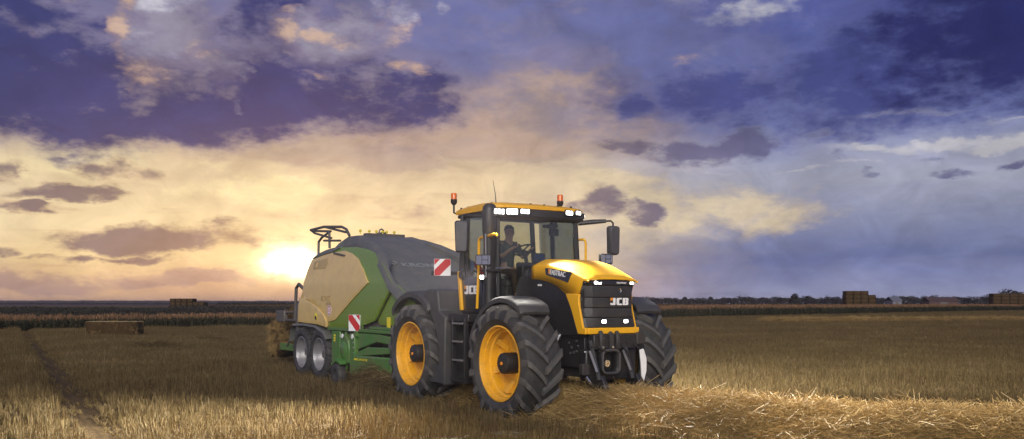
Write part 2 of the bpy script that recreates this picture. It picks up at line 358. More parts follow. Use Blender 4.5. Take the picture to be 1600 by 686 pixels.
# ------------------------------------------------------------------ mesh helpers
class MB:
    def __init__(s): s.v = []; s.f = []
    def add(s, vs, fs):
        k = len(s.v); s.v += [tuple(v) for v in vs]; s.f += [tuple(i + k for i in f) for f in fs]; return s
    def box(s, x0, x1, y0, y1, z0, z1):
        v = [(x, y, z) for x in (x0, x1) for y in (y0, y1) for z in (z0, z1)]
        return s.add(v, [(0, 1, 3, 2), (4, 6, 7, 5), (0, 4, 5, 1), (2, 3, 7, 6), (0, 2, 6, 4), (1, 5, 7, 3)])
    def prism(s, poly, a0, a1, axis='y'):
        n = len(poly)
        def P(p, a): return {'y': (p[0], a, p[1]), 'x': (a, p[0], p[1]), 'z': (p[0], p[1], a)}[axis]
        v = [P(p, a0) for p in poly] + [P(p, a1) for p in poly]
        f = [tuple(range(n)), tuple(range(2 * n - 1, n - 1, -1))]
        f += [(i, (i + 1) % n + 0, (i + 1) % n + n, i + n)[::-1] for i in range(n)]
        return s.add(v, f)
    def tube(s, pts, r, n=8, closed=False, cap=True):
        pts = [Vector(p) for p in pts]; N = len(pts)
        rs = r if isinstance(r, (list, tuple)) else [r] * N
        rings = []; ref = None
        for i, p in enumerate(pts):
            if closed: t = pts[(i + 1) % N] - pts[i - 1]
            else: t = pts[min(i + 1, N - 1)] - pts[max(i - 1, 0)]
            t.normalize()
            if ref is None: ref = Vector((0, 0, 1)) if abs(t.z) < 0.9 else Vector((1, 0, 0))
            a = (ref - t * ref.dot(t)).normalized(); ref = a; b_ = t.cross(a)
            rings.append([p + (a * math.cos(2 * PI * j / n) + b_ * math.sin(2 * PI * j / n)) * rs[i] for j in range(n)])
        v = [q for ring in rings for q in ring]; f = []
        for i in range(N if closed else N - 1):
            k = (i + 1) % N
            for j in range(n): f.append((i * n + j, i * n + (j + 1) % n, k * n + (j + 1) % n, k * n + j))
        if not closed and cap: f += [tuple(range(n))[::-1], tuple((N - 1) * n + j for j in range(n))]
        return s.add(v, f)
    def lathe(s, prof, c, n=48, axis='y', sign=1):
        """prof: (radius, offset along axis)"""
        v = []; f = []; m_ = len(prof)
        for j in range(n):
            a = 2 * PI * j / n; ca, sa = math.cos(a), math.sin(a)
            for r, o in prof:
                o *= sign
                if axis == 'y': v.append((c[0] + r * ca, c[1] + o, c[2] + r * sa))
                elif axis == 'x': v.append((c[0] + o, c[1] + r * ca, c[2] + r * sa))
                else: v.append((c[0] + r * ca, c[1] + r * sa, c[2] + o))
        for j in range(n):
            k = (j + 1) % n
            for i in range(m_ - 1): f.append((j * m_ + i, j * m_ + i + 1, k * m_ + i + 1, k * m_ + i))
        return s.add(v, f)
    def loft(s, secs, cap=False, ring=False):
        n = len(secs[0]); v = [p for q in secs for p in q]; f = []
        for i in range(len(secs) - 1):
            for j in range(n if ring else n - 1):
                f.append((i * n + j, i * n + (j + 1) % n, (i + 1) * n + (j + 1) % n, (i + 1) * n + j))
        if cap: f += [tuple(range(n))[::-1], tuple((len(secs) - 1) * n + j for j in range(n))]
        return s.add(v, f)
    def build(s, name, mat, parent=None, bevel=0.0, solid=0.0, smooth=35, fix=True, gz=GZ):
        off = parent['_off'] if parent is not None and '_off' in parent else (0, 0, 0)
        me = bpy.data.meshes.new(name)
        me.from_pydata([(x - off[0], y - off[1], z - off[2] + gz) for x, y, z in s.v], [], s.f)
        if fix:
            bm = bmesh.new(); bm.from_mesh(me); bmesh.ops.remove_doubles(bm, verts=bm.verts, dist=1e-5)
            bmesh.ops.recalc_face_normals(bm, faces=bm.faces); bm.to_mesh(me); bm.free()
        return finish(name, me, mat, parent, bevel, solid, smooth)
def finish(name, me, mat, parent, bevel=0, solid=0, smooth=35):
    me.materials.append(M[mat] if isinstance(mat, str) else mat)
    if smooth:
        me.polygons.foreach_set('use_smooth', [True] * len(me.polygons)); me.set_sharp_from_angle(angle=rad(smooth))
    o = bpy.data.objects.new(name, me); COL.objects.link(o)
    if parent is not None:
        o.parent = parent
        if '_off' in parent: o['_off'] = parent['_off']
    if solid:
        md = o.modifiers.new('solid', 'SOLIDIFY'); md.thickness = abs(solid); md.offset = -1 if solid > 0 else 1
    if bevel:
        md = o.modifiers.new('bevel', 'BEVEL'); md.width = bevel; md.segments = 2; md.limit_method = 'ANGLE'; md.angle_limit = rad(40)
    return o
def tag(o, label=None, cat=None, group=None, kind=None):
    if label: o['label'] = label
    if cat: o['category'] = cat
    if group: o['group'] = group
    if kind: o['kind'] = kind
    return o
def empty(name, loc=(0, 0, 0), rz=0.0, parent=None, off=None):
    o = bpy.data.objects.new(name, None); COL.objects.link(o); o.empty_display_size = 0.2
    o.location = loc; o.rotation_euler = (0, 0, rz); o.parent = parent
    if off is not None: o['_off'] = off
    return o
def copy_tree(o, parent=None):
    c = o.copy(); COL.objects.link(c); c.parent = parent
    for ch in o.children: copy_tree(ch, c)
    return c
def arc(cx, cz, r, a0, a1, n): return [(cx + r * math.cos(rad(a0 + (a1 - a0) * i / n)), cz + r * math.sin(rad(a0 + (a1 - a0) * i / n))) for i in range(n + 1)]
def rrect(w, h, r, n=4):
    p = []
    for cx, cy, a in ((w / 2 - r, h / 2 - r, 0), (-w / 2 + r, h / 2 - r, 90), (-w / 2 + r, -h / 2 + r, 180), (w / 2 - r, -h / 2 + r, 270)):
        p += [(cx + r * math.cos(rad(a + 90 * i / n)), cy + r * math.sin(rad(a + 90 * i / n))) for i in range(n + 1)]
    return p
# lettering: default font, outlined to mesh once
TXT = {}
for key, body, size, bold, shear in (('hood', 'FASTRAC', 1, 0.010, 0.10), ('model', '8330', 1, 0.02, 0.1), ('baler', 'KRONE', 1, 0.03, 0.0),
                                     ('type', 'BiG PACK', 1, 0.02, 0.1)):
    cu = bpy.data.curves.new(key, 'FONT'); cu.body = body; cu.size = size; cu.offset = bold; cu.shear = shear; cu.extrude = 0.02
    cu.resolution_u = 3
    to = bpy.data.objects.new(key, cu); COL.objects.link(to); TXT[key] = to
bpy.context.view_layer.update()
dg = bpy.context.evaluated_depsgraph_get()
TXM = {}
for k, to in TXT.items():
    me = bpy.data.meshes.new_from_object(to.evaluated_get(dg))
    TXM[k] = ([tuple(v.co) for v in me.vertices], [tuple(p.vertices) for p in me.polygons])
    bpy.data.meshes.remove(me)
for to in TXT.values():
    cu = to.data; bpy.data.objects.remove(to); bpy.data.curves.remove(cu)
def lettering(key, parent, mat, o, right, up, length, height, name='lettering', thick=0.006):
    """lay a word with its lower left corner at o along right / up"""
    vs, fs = TXM[key]
    x0 = min(v[0] for v in vs); x1 = max(v[0] for v in vs); y0 = min(v[1] for v in vs); y1 = max(v[1] for v in vs)
    R = Vector(right).normalized(); U = Vector(up).normalized(); N = R.cross(U); o = Vector(o)
    mb = MB()
    mb.add([o + R * ((v[0] - x0) / (x1 - x0) * length) + U * ((v[1] - y0) / (y1 - y0) * height) + N * (v[2] / 0.04 * thick) for v in vs], fs)
    return mb.build(name, mat, parent, smooth=0, fix=False)

def block_letters(parent, o, right, up, length, height, thick=0.006):
    R_ = Vector(right).normalized(); U = Vector(up).normalized(); N = R_.cross(U); o = Vector(o)
    polys = [[(0, .30), (0, .07), (.05, 0), (.23, 0), (.28, .08), (.28, 1), (.15, 1), (.15, .2), (.12, .2), (.12, .30)],
             [(.34, .10), (.40, 0), (.64, 0), (.64, .21), (.48, .21), (.48, .79), (.64, .79), (.64, 1), (.40, 1), (.34, .90)],
             [(.69, 0), (.82, 0), (.82, 1), (.69, 1)], [(.82, 0), (.95, 0), (1, .08), (1, .2), (.82, .2)], [(.82, .41), (1, .41), (.97, .5), (1, .59), (.82, .59)],
             [(.82, .8), (1, .8), (1, .92), (.95, 1), (.82, 1)], [(.88, .2), (1, .2), (1, .41), (.88, .41)], [(.88, .59), (1, .59), (1, .8), (.88, .8)]]
    mb = MB()
    for p in polys:
        a = [o + R_ * (x * length) + U * (y * height) for x, y in p]; n = len(a)
        mb.add(a + [q + N * thick for q in a], [tuple(range(n, 2 * n))] + [(i, (i + 1) % n, (i + 1) % n + n, i + n) for i in range(n)])
    mb.build('lettering', 'white', parent, smooth=0)
    a = [o + R_ * (x * length) + U * (y * height) for x, y in ((0, .64), (.12, .64), (.12, 1), (0, 1))]
    MB().add(a + [q + N * thick for q in a], [(4, 5, 6, 7)] + [(i, (i + 1) % 4, (i + 1) % 4 + 4, i + 4) for i in range(4)]).build('lettering_block', 'orange', parent, smooth=0)
# ================================================================== TRACTOR
tractor = empty('tractor', (*FRONT, 0), HEAD, off=(0, 0, 0))
tag(tractor, 'yellow and black tractor with lit work lights in the stubble field', 'tractor')
T = tractor
def tyre_mesh(R, Rr, w, lugs, lug_h, sweep_deg, lug_w, sharp=1.0):
    """tyre about the y axis, centred at the origin; rolls towards +x"""
    mb = MB(); Rc = R - lug_h; h = w / 2
    prof = [(Rr - 0.02, -h * 0.70), (Rr + 0.005, -h * 0.80), (Rr + 0.05, -h * 0.90), (Rr + 0.40 * (Rc - Rr), -h * 1.0), (Rr + 0.70 * (Rc - Rr), -h * 0.985),
            (Rr + 0.90 * (Rc - Rr), -h * 0.92), (Rc - 0.012, -h * 0.80), (Rc, -h * 0.4), (Rc + 0.004, 0.0)]
    prof = prof + [(r, -o) for r, o in prof[-2::-1]]
    mb.lathe(prof, (0, 0, 0), 72); mb.carc = len(mb.f)
    for side in (-1, 1):
        for k in range(lugs):
            th0 = 2 * PI * (k + (0.5 if side > 0 else 0.0)) / lugs
            st_ = [(-0.02, 1.0, Rc, 1.0), (0.25, 1.0, Rc, 1.0), (0.55, 1.0, Rc, 1.0), (0.82, 0.98, Rc - 0.004, 1.08), (0.97, 0.92, Rc - 0.045, 1.2), (1.02, 0.55, Rc - 0.14, 1.25)]
            secs = []
            for t, hh, base, ww in st_:
                tt = min(t, 1.0)
                th = th0 - rad(sweep_deg) * (tt ** 0.9 if tt > 0 else tt)     # centre leads at the front of the wheel
                y = side * h * min(t, 1.0)
                top = base + lug_h * hh + (0 if t < 0.9 else 0.0)
                hw = lug_w * ww / (2 * R)
                row = []
                for a, r in ((-hw * 1.35, base - 0.02), (-hw, top), (hw, top), (hw * 1.35, base - 0.02)):
                    # angle grows from +z over +x: top of the wheel moves forward
                    aa = th + a
                    row.append((r * math.sin(aa), y, r * math.cos(aa)))
                secs.append(row)
            mb.loft(secs, cap=True, ring=True)
    return mb
def two_tone(o, n):  # carcass kept darker so the gaps between lugs look shaded
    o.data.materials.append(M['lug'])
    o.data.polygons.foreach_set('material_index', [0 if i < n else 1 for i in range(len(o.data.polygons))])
def rim_profile(Rr, w):
    h = w / 2
    return [(Rr + 0.005, -h * 0.80), (Rr + 0.012, -h * 0.86), (Rr - 0.012, -h * 0.87), (Rr - 0.022, -h * 0.80), (Rr - 0.032, -h * 0.66), (Rr - 0.050, -h * 0.63),
            (Rr - 0.056, -h * 0.40), (Rr - 0.085, -h * 0.34), (Rr - 0.095, h * 0.02), (Rr - 0.13, h * 0.10), (Rr - 0.20, h * 0.13), (0.27, h * 0.10), (0.23, h * 0.04), (0.05, h * 0.04)]
def make_wheel(cx, cy, sign, proto=None):
    """sign -1: outer face towards -y"""
    w = empty('wheel', (cx, cy, 0.78 + GZ), 0, T)
    if sign > 0: w.rotation_euler = (0, 0, 0)
    w['_off'] = (0, 0, GZ)
    R, Rr, wd = 0.955, 0.605, 0.70
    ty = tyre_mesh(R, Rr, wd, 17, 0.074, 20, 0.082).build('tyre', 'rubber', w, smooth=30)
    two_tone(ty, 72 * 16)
    s_ = 1 if sign < 0 else -1
    rm = MB().lathe(rim_profile(Rr, wd), (0, 0, 0), 64, 'y', s_).build('rim', 'rimyellow', w, smooth=35)
    hb = MB(); ho = -sign
    hb.lathe([(0.0, -0.245), (0.13, -0.245), (0.165, -0.225), (0.175, -0.19), (0.175, 0.02), (0.24, 0.02), (0.24, 0.08)], (0, 0, 0), 32, 'y', s_)
    hub = hb.build('hub', 'black', w, smooth=35)
    cp = MB().lathe([(0.0, -0.262), (0.026, -0.262), (0.03, -0.24)], (0, 0, 0), 14, 'y', s_).build('hub_cap', 'orange', w)
    for k in range(6):
        a = 2 * PI * k / 6
        MB().lathe([(0.0, -0.258), (0.012, -0.258), (0.013, -0.24)], (0.11 * math.cos(a), 0, 0.11 * math.sin(a)), 6, 'y', s_).build('hub_bolt', 'iron', w)
    for k in range(6):
        gs = MB()
        a = 2 * PI * k / 6 + 0.3; ca, sa = math.cos(a), math.sin(a); t = 0.05
        pts = []
        for r, o in ((0.30, 0.03), (0.49, 0.06), (0.50, -0.10), (0.44, -0.05)):
            for q_ in (-t, t): pts.append((r * ca - q_ * sa, o * s_, r * sa + q_ * ca))
        gs.add(pts, [(0, 2, 4, 6), (1, 7, 5, 3), (0, 1, 3, 2), (2, 3, 5, 4), (4, 5, 7, 6), (6, 7, 1, 0)])
        gs.build('rim_lug', 'rimyellow', w)
    return w
WB = -3.30
for (x, y, sg) in ((0, -1.2, -1), (WB, -1.15, -1), (0, 1.2, 1), (WB, 1.15, 1)):
    make_wheel(x, y, sg)

# chassis, axles, tanks
mb = MB().box(-3.9, 0.85, -0.36, 0.36, 0.55, 1.15).box(-3.7, -2.9, -0.55, 0.55, 0.45, 1.2)
mb.box(0.2, 1.0, -0.40, 0.40, 0.75, 1.26)
mb.build('chassis', 'iron', T, bevel=0.02)
for x in (0, WB):
    MB().tube([(x, -1.0, 0.78), (x, -0.4, 0.72), (x, 0.4, 0.72), (x, 1.0, 0.78)], [0.13, 0.15, 0.15, 0.13], 14).build('axle', 'iron', T)
for x0 in (0.26, -0.26):
    for s in (-1, 1): MB().tube([(x0, s * 0.75, 0.80), (x0 * 1.4, s * 0.55, 1.25)], 0.05, 10).build('suspension_strut', 'steel', T)
# bolted side plate by the front axle
MB().box(0.15, 0.92, -0.47, -0.40, 0.72, 1.25).build('side_plate', 'black', T, bevel=0.012)
for (px, py) in ((892, 526), (897, 524), (889, 536), (901, 533), (893, 543), (903, 541), (897, 551), (891, 552), (901, 549)):
    x, z = on(px, py, lambda z: 0.475)
    MB().lathe([(0.0, -0.022), (0.020, -0.022), (0.024, 0.0)], (x, -0.47, z), 8).build('bolt', 'grey', T)
# engine hood (yellow shell)
ST = [(-0.46, .545, 2.385, 2.490, 2.165), (-0.36, .552, 2.400, 2.505, 2.16), (-0.2, .556, 2.398, 2.505, 2.15), (0.05, .56, 2.385, 2.492, 2.11), (0.30, .56, 2.355, 2.460, 2.03), (0.52, .557, 2.310, 2.412, 1.91),
      (0.70, .552, 2.255, 2.350, 1.90), (0.87, .540, 2.185, 2.268, 1.89), (0.96, .528, 2.145, 2.215, 2.105), (1.045, .510, 2.122, 2.165, 2.10), (1.065, .500, 2.112, 2.135, 2.10)]
secs = []
for x, w, zs, zt, zl in ST:
    half = [(-w, zl), (-w - 0.004, zs - 0.03), (-w + 0.010, zs), (-w + 0.035, zs + 0.015), (-w * 0.66, zs + 0.80 * (zt - zs)), (-w * 0.58, zs + 0.97 * (zt - zs)), (-w * 0.25, zt), (0, zt + 0.004)]
    row = half + [(-y, z) for y, z in half[-2::-1]]
    secs.append([(x, y, z) for y, z in row])
hood = MB().loft(secs).build('hood', 'yellow', T, solid=0.02, smooth=28)
# yellow front frame round the grille
for s in (-1, 1):
    po = [(0.52, 1.915), (0.885, 1.892), (0.872, 1.76), (0.985, 1.365), (1.05, 1.36), (1.05, 1.262), (0.855, 1.262), (0.68, 1.65)]
    MB().prism(po, s * 0.558, s * 0.50).build('hood_side_frame', 'yellow', T, bevel=0.012)
MB().box(0.93, 1.058, -0.498, 0.498, 1.262, 1.362).build('front_bar', 'yellow', T, bevel=0.014)
# black core, side panels
MB().box(-0.42, 0.93, -0.50, 0.50, 1.20, 2.16).build('engine_core', 'black', T)
for s in (-1, 1):
    po = [(-0.95, 1.30), (-0.95, 2.05), (-0.80, 2.22), (-0.46, 2.20), (-0.2, 2.16), (0.05, 2.12), (0.30, 2.04), (0.515, 1.92), (0.67, 1.65), (0.85, 1.25), (0.3, 1.22)]
    MB().prism(po, s * 0.545, s * 0.46).build('engine_side_panel', 'black', T, bevel=0.015)
secs = []
for x, w, dzz in ((-0.95, .44, -0.16), (-0.82, .50, -0.06), (-0.62, .53, -0.012), (-0.455, .535, -0.004)):
    zs, zt = 2.36 + dzz, 2.50 + dzz
    half = [(-w, 1.9), (-w, zs - 0.05), (-w + 0.02, zs), (-w * 0.62, zs + 0.8 * (zt - zs)), (0, zt)]
    secs.append([(x, y, z) for y, z in half + [(-y, z) for y, z in half[-2::-1]]])
MB().loft(secs).build('rear_cowl', 'gloss', T, solid=0.02)
# grille of four stepped bands
YX = [(-0.525, 0.0), (-0.47, 0.055), (-0.39, 0.10), (-0.28, 0.125), (0.0, 0.14), (0.28, 0.125), (0.39, 0.10), (0.47, 0.055), (0.525, 0.0)]
def gx(z): return 0.872 + (1.76 - z) * 0.285 if z < 1.76 else (0.872 + (z - 1.76) * 0.10 if z < 1.89 else 0.885 + (z - 1.89) * 0.33)
for z0, z1 in ((1.362, 1.525), (1.525, 1.680), (1.680, 1.845), (1.845, 2.035)):
    secs = []
    for zz, push in ((z0, 0.0), (z0 + 0.008, 0.012), (z0 + 0.016, 0.014), (z1 - 0.006, 0.002), (z1, -0.012)):
        row = []
        for i, (y, o) in enumerate(YX):
            front = 0.915 + o + push
            edge = gx(zz)
            k = min(1.0, o / 0.10)
            row.append((edge * (1 - k) + front * k + (push if k < 1 else 0) * k, y, zz))
        secs.append(row)
    MB().loft(secs).build('grille_panel', 'grille', T, solid=0.03, smooth=25)
secs = []
for zz, dxx in ((2.035, -0.012), (2.045, 0.0), (2.112, 0.012)):
    secs.append([(gx(zz) * (1 - min(1, o / 0.10)) + (0.925 + o) * min(1, o / 0.10) + dxx, y, zz) for y, o in YX])
MB().loft(secs).build('light_bar', 'gloss', T, solid=0.03)
def work_light_beam(name, loc, aim, energy, spot=100, blend=0.8, size=0.08, parent=T):
    L = bpy.data.lights.new(name, 'SPOT'); L.energy = energy; L.spot_size = rad(spot); L.spot_blend = blend; L.shadow_soft_size = size; L.color = (1.0, 0.95, 0.84)
    o = bpy.data.objects.new(name, L); COL.objects.link(o); o.parent = parent
    o.location = (loc[0], loc[1], loc[2] + GZ); o.rotation_euler = Vector(aim).to_track_quat('-Z', 'Y').to_euler()
    return o
def lit_lamp(name, c, w, h, face, tilt=0.0, mat='led', cells=3, housing='black', lens_only=False):
    """rectangular LED lamp; face = outward horizontal direction (local)"""
    f = Vector((*face, 0)).normalized(); r = Vector((-f.y, f.x, 0)); u = Vector((0, 0, 1)); c = Vector(c)
    mb = MB(); n = rrect(w + 0.03, h + 0.03, 0.018, 3)
    mb.loft([[c + r * a + u * b_ + f * q_ for a, b_ in n] for q_ in (-0.06, 0.012)], cap=True, ring=True)
    lamp = mb.build(name, housing, T, bevel=0.005)
    for k in range(cells):
        cw = w / cells; a0 = -w / 2 + cw * (k + 0.5)
        MB().loft([[c + r * (a0 + a) + u * b_ + f * q_ for a, b_ in rrect(cw * 0.84, h * 0.88, 0.012, 2)] for q_ in (0.0, 0.017)], cap=True, ring=True).build('lens', mat, lamp, gz=GZ)
    return lamp
FWD = (1, 0)
hl = lit_lamp('headlight', (1.035, -0.30, 2.078), 0.14, 0.05, (1, -0.12), cells=2)
lit_lamp('headlight', (1.03, 0.40, 2.078), 0.10, 0.05, (1, 0.2), mat='ledw', cells=2)
lit_lamp('grille_light', (1.052, -0.19, 1.462), 0.085, 0.06, (1, -0.05), cells=2)
lit_lamp('grille_light', (1.052, 0.26, 1.462), 0.085, 0.06, (1, 0.05), cells=2)
work_light_beam('headlight_beam', (1.12, -0.30, 2.07), (1, -0.15, -0.45), 420, 84)
work_light_beam('headlight_beam', (1.12, 0.40, 2.07), (1, 0.15, -0.45), 420, 84)
for yy in (-0.19, 0.26): work_light_beam('grille_light_beam', (1.13, yy, 1.46), (1, yy * 0.6, -0.30), 160, 100)
block_letters(T, (1.078, -0.075, 1.722), (0, 1, 0), (0.02, 0, 1), 0.37, 0.115)
lettering('hood', T, 'white', (1.078, 0.06, 2.065), (0, 1, 0), (0.03, 0, 1), 0.20, 0.028)
MB().lathe([(0.018, 0.0), (0.03, 0.006), (0.03, 0.0)], (1.075, 0.125, 1.955), 16, 'x').build('emblem', 'steel', T)
# hood side decal
dec = [(-0.03, 2.362), (0.10, 2.36), (0.30, 2.338), (0.50, 2.305), (0.715, 2.255), (0.60, 2.085), (0.35, 2.145), (0.15, 2.19), (-0.01, 2.228)]
def S_h(z): return 0.566
for s in (-1, 1):
    MB().prism([(x, min(z, 2.34 - max(0, x - 0.05) * 0.14)) for x, z in dec], s * 0.566, s * 0.550).build('decal_panel', 'gloss', T)
lettering('hood', T, 'white', (0.115, -0.568, 2.228), (1, 0, -0.13), (0.02, 0, 1), 0.43, 0.085)
MB().prism([(0.07, 2.245), (0.105, 2.24), (0.105, 2.315), (0.07, 2.32)], -0.570, -0.566).build('lettering_notch', 'orange', T)
lettering('model', T, 'white', (-0.27, -0.548, 2.045), (1, 0, -0.05), (0.02, 0, 1), 0.12, 0.032)

# front linkage
mb = MB().box(0.95, 1.12, -0.44, 0.44, 1.02, 1.255)
mb.build('linkage_headstock', 'black', T, bevel=0.02)
MB().box(0.85, 1.02, -0.52, 0.52, 0.52, 1.02).build('linkage_frame', 'black', T, bevel=0.03)
ring = [(1.20, -0.155 + a, 0.83 + b_) for a, b_ in rrect(0.34, 0.36, 0.085, 5)]
MB().tube(ring, 0.022, 8, closed=True).build('pto_guard', 'grey', T)
mb = MB(); n = rrect(0.34, 0.36, 0.085, 5)
mb.loft([[(1.19, -0.155 + a, 0.83 + b_) for a, b_ in n], [(1.02, -0.155 + a * 0.95, 0.83 + b_ * 0.95) for a, b_ in n]], ring=True)
mb.build('pto_shroud', 'black', T, solid=0.01)
MB().tube([(1.02, -0.20, 0.80), (1.16, -0.20, 0.80)], 0.055, 14).build('pto_shaft', 'steel', T)
for y0 in (-0.46, 0.22):
    MB().tube([(1.05, y0, 1.16), (1.24, y0 + 0.03, 0.55)], 0.042, 10).build('lift_cylinder', 'black', T)
    MB().tube([(1.09, y0 - 0.04, 1.0), (1.25, y0 - 0.02, 0.68)], 0.022, 8).build('cylinder_rod', 'silver', T)
for y0 in (-0.36, 0.36):
    po = [(0.95, 0.42), (1.0, 0.60), (1.24, 0.62), (1.36, 0.44), (1.36, 0.34), (1.15, 0.36)]
    MB().prism(po, y0 - 0.04, y0 + 0.04).build('lower_link', 'black', T, bevel=0.012)
    MB().lathe([(0.025, -0.05), (0.05, -0.05), (0.05, 0.05), (0.025, 0.05)], (1.30, y0, 0.43), 14).build('link_eye', 'steel', T)
for y0, h_ in ((-0.30, 1.34), (-0.10, 1.32), (0.03, 1.33)):
    MB().tube([(1.10, y0, 0.98), (1.14, y0, 1.10), (1.14, y0, 1.24), (1.10, y0, h_ - 0.03)], [0.03, 0.045, 0.05, 0.03], 10).build('hydraulic_coupler', 'iron', T)
    MB().lathe([(0, 0.03), (0.022, 0.025), (0.022, 0)], (1.16, y0, 1.06), 10, 'x').build('coupler_cap', 'steel', T)
MB().prism(rrect(0.10, 0.16, 0.02), 0, 0.05, 'x').v
mb = MB(); mb.loft([[(1.06 + q_, -0.62 + a, 0.72 + b_) for a, b_ in rrect(0.14, 0.18, 0.03)] for q_ in (0, 0.10)], cap=True, ring=True)
mb.build('valve_block', 'iron', T, bevel=0.01)
MB().tube([(1.10, -0.58, 0.60), (1.14, -0.52, 0.50), (1.12, -0.45, 0.46)], 0.03, 8).build('valve_pipe', 'steel', T)
po = [(0.40, 1.0), (0.48, 1.02), (0.545, 0.86), (0.54, 0.66), (0.49, 0.50), (0.44, 0.58), (0.425, 0.80)]
MB().prism(po, 1.22, 1.25, 'x').build('link_check_plate', 'white', T, bevel=0.008)
for a_, b_ in (((1.1, -0.40, 1.10), (1.2, -0.25, 0.98)), ((1.1, 0.10, 1.12), (1.22, 0.20, 0.9)), ((1.1, -0.05, 1.0), (1.18, 0.05, 1.12)), ((1.08, 0.36, 1.15), (1.18, 0.46, 0.95))):
    p0, p1 = Vector(a_), Vector(b_); mid = (p0 + p1) / 2 + Vector((0.08, 0, -0.03))
    MB().tube([p0, mid, p1], 0.014, 6).build('hydraulic_hose', 'black', T)
po = [(0.42, 1.08), (0.60, 1.10), (0.62, 1.22), (0.56, 1.30), (0.42, 1.26)]
MB().prism(po, 1.05, 1.15, 'x').build('stabiliser_bracket', 'iron', T, bevel=0.015)
MB().lathe([(0.0, -0.012), (0.016, -0.012), (0.022, 0)], (1.0, -0.53, 0.98), 8).build('bolt', 'steel', T)
rnd = random.Random(3)
for k in range(14):
    y0 = rnd.uniform(-0.5, 0.5); z0 = rnd.uniform(0.42, 1.2); l_ = rnd.uniform(0.04, 0.11)
    MB().lathe([(0, 0.03), (0.016, 0.03), (0.022, 0)], (1.13 if z0 > 1.02 else 1.03, y0, z0), 8, 'x').build('fitting', 'steel' if k % 3 == 0 else 'iron', T)

# fenders
def fender(cx, cy, R0, R1, a0, a1, y0, y1, name='fender', mat='grey'):
    secs = []
    n = 22
    for i in range(n + 1):
        a = rad(a0 + (a1 - a0) * i / n); ca, sa = math.cos(a), math.sin(a); e = 0.06 * (1 if i in (0, n) else 0)
        s_ = 1 if y1 > y0 else -1
        row = [(R0 - 0.06, y0), (R1 - 0.03, y0), (R1, y0 + s_ * 0.05), (R1 + 0.012, (y0 + y1) / 2), (R1, y1), (R0, y1), (R0, y0 + s_ * 0.05), (R0 - 0.06, y0 + s_ * 0.03)]
        secs.append([(cx + (r - e) * ca, y, 0.78 + (r - e) * sa) for r, y in row])
    return MB().loft(secs, cap=True, ring=True).build(name, mat, T, smooth=40)
for s in (-1, 1):
    fender(0, 0, 1.045, 1.085, 54, 168, s * 1.47, s * 0.92)
    fender(WB, 0, 1.15, 1.21, 48, 136, s * 1.46, s * 0.80)
    po = arc(WB, 0.78, 1.07, 66, -27, 12) + [(-2.02, 0.26), (-1.98, 1.50), (-2.22, 1.62), (-2.28, 1.98), (-2.55, 2.02), (-2.80, 1.99)]
    MB().prism(po, s * 1.40, s * 0.72).build('fender_side_panel', 'grey', T, bevel=0.03)
    MB().prism([(-2.55, 0.30), (-2.05, 0.30), (-2.05, 0.62), (-2.42, 0.62)], s * 1.403, s * 1.41).build('fender_skirt', 'grey', T, bevel=0.003)
MB().tube([(-2.36, -1.41, 1.30), (-2.36, -1.425, 1.30)], 0.018, 10).build('reflector', 'steel', T)

# under-cab tank and steps
MB().box(-1.96, -0.98, -0.92, -0.42, 0.42, 1.58).box(-1.96, -0.98, 0.42, 0.92, 0.42, 1.58).build('tank', 'black', T, bevel=0.03)
MB().box(-2.30, -0.95, -0.95, 0.95, 1.56, 1.64).build('cab_floor', 'black', T, bevel=0.02)
MB().box(-1.98, -1.25, -1.34, -0.9, 1.42, 1.56).build('step_top_box', 'black', T, bevel=0.02)
for x in (-1.80, -1.36):
    MB().prism([(-1.36, 1.50), (-1.28, 1.50), (-1.28, 0.34), (-1.36, 0.34)], x - 0.025, x + 0.025, 'x').build('step_rail', 'black', T, bevel=0.006)
for z in (1.40, 1.08, 0.75, 0.40):
    MB().box(-1.775, -1.385, -1.37, -0.95, z - 0.03, z).build('step', 'black', T, bevel=0.006)
    if z > 0.5: MB().box(-1.77, -1.39, -1.378, -1.35, z - 0.022, z + 0.012).build('step_edge', 'silver', T, bevel=0.004)
MB().tube([(-2.0, -1.2, 0.35), (-1.75, -1.32, 0.36), (-1.35, -1.32, 0.36)], 0.02, 6).build('step_brace', 'black', T)

# ---------------------------------------------------------------- cab
ZR = 3.40
def pillar(pts, r, name='pillar', mat='black'):
    return MB().tube(pts, r, 10).build(name, mat, T)
NEAR, FAR = -0.90, 0.88
pillar([(-1.02, NEAR + 0.02, 1.62), (-1.03, NEAR + 0.02, 2.4), (-1.10, NEAR + 0.06, 3.36)], 0.05)
pillar([(-1.00, FAR - 0.02, 1.62), (-1.02, FAR - 0.02, 2.4), (-1.06, FAR - 0.05, 3.36)], 0.055)
pillar([(-2.22, NEAR, 1.62), (-2.24, NEAR, 2.4), (-2.26, NEAR + 0.06, 3.36)], 0.055)
pillar([(-1.84, FAR, 1.62), (-1.82, FAR, 2.5), (-1.78, FAR - 0.05, 3.36)], 0.045)
pillar([(-2.26, 0.74, 1.62), (-2.26, 0.74, 2.5), (-2.28, 0.70, 3.36)], 0.05)
pillar([(-2.08, NEAR - 0.005, 1.70), (-2.05, NEAR - 0.005, 2.4), (-2.08, NEAR + 0.05, 3.30)], 0.025, 'door_frame')
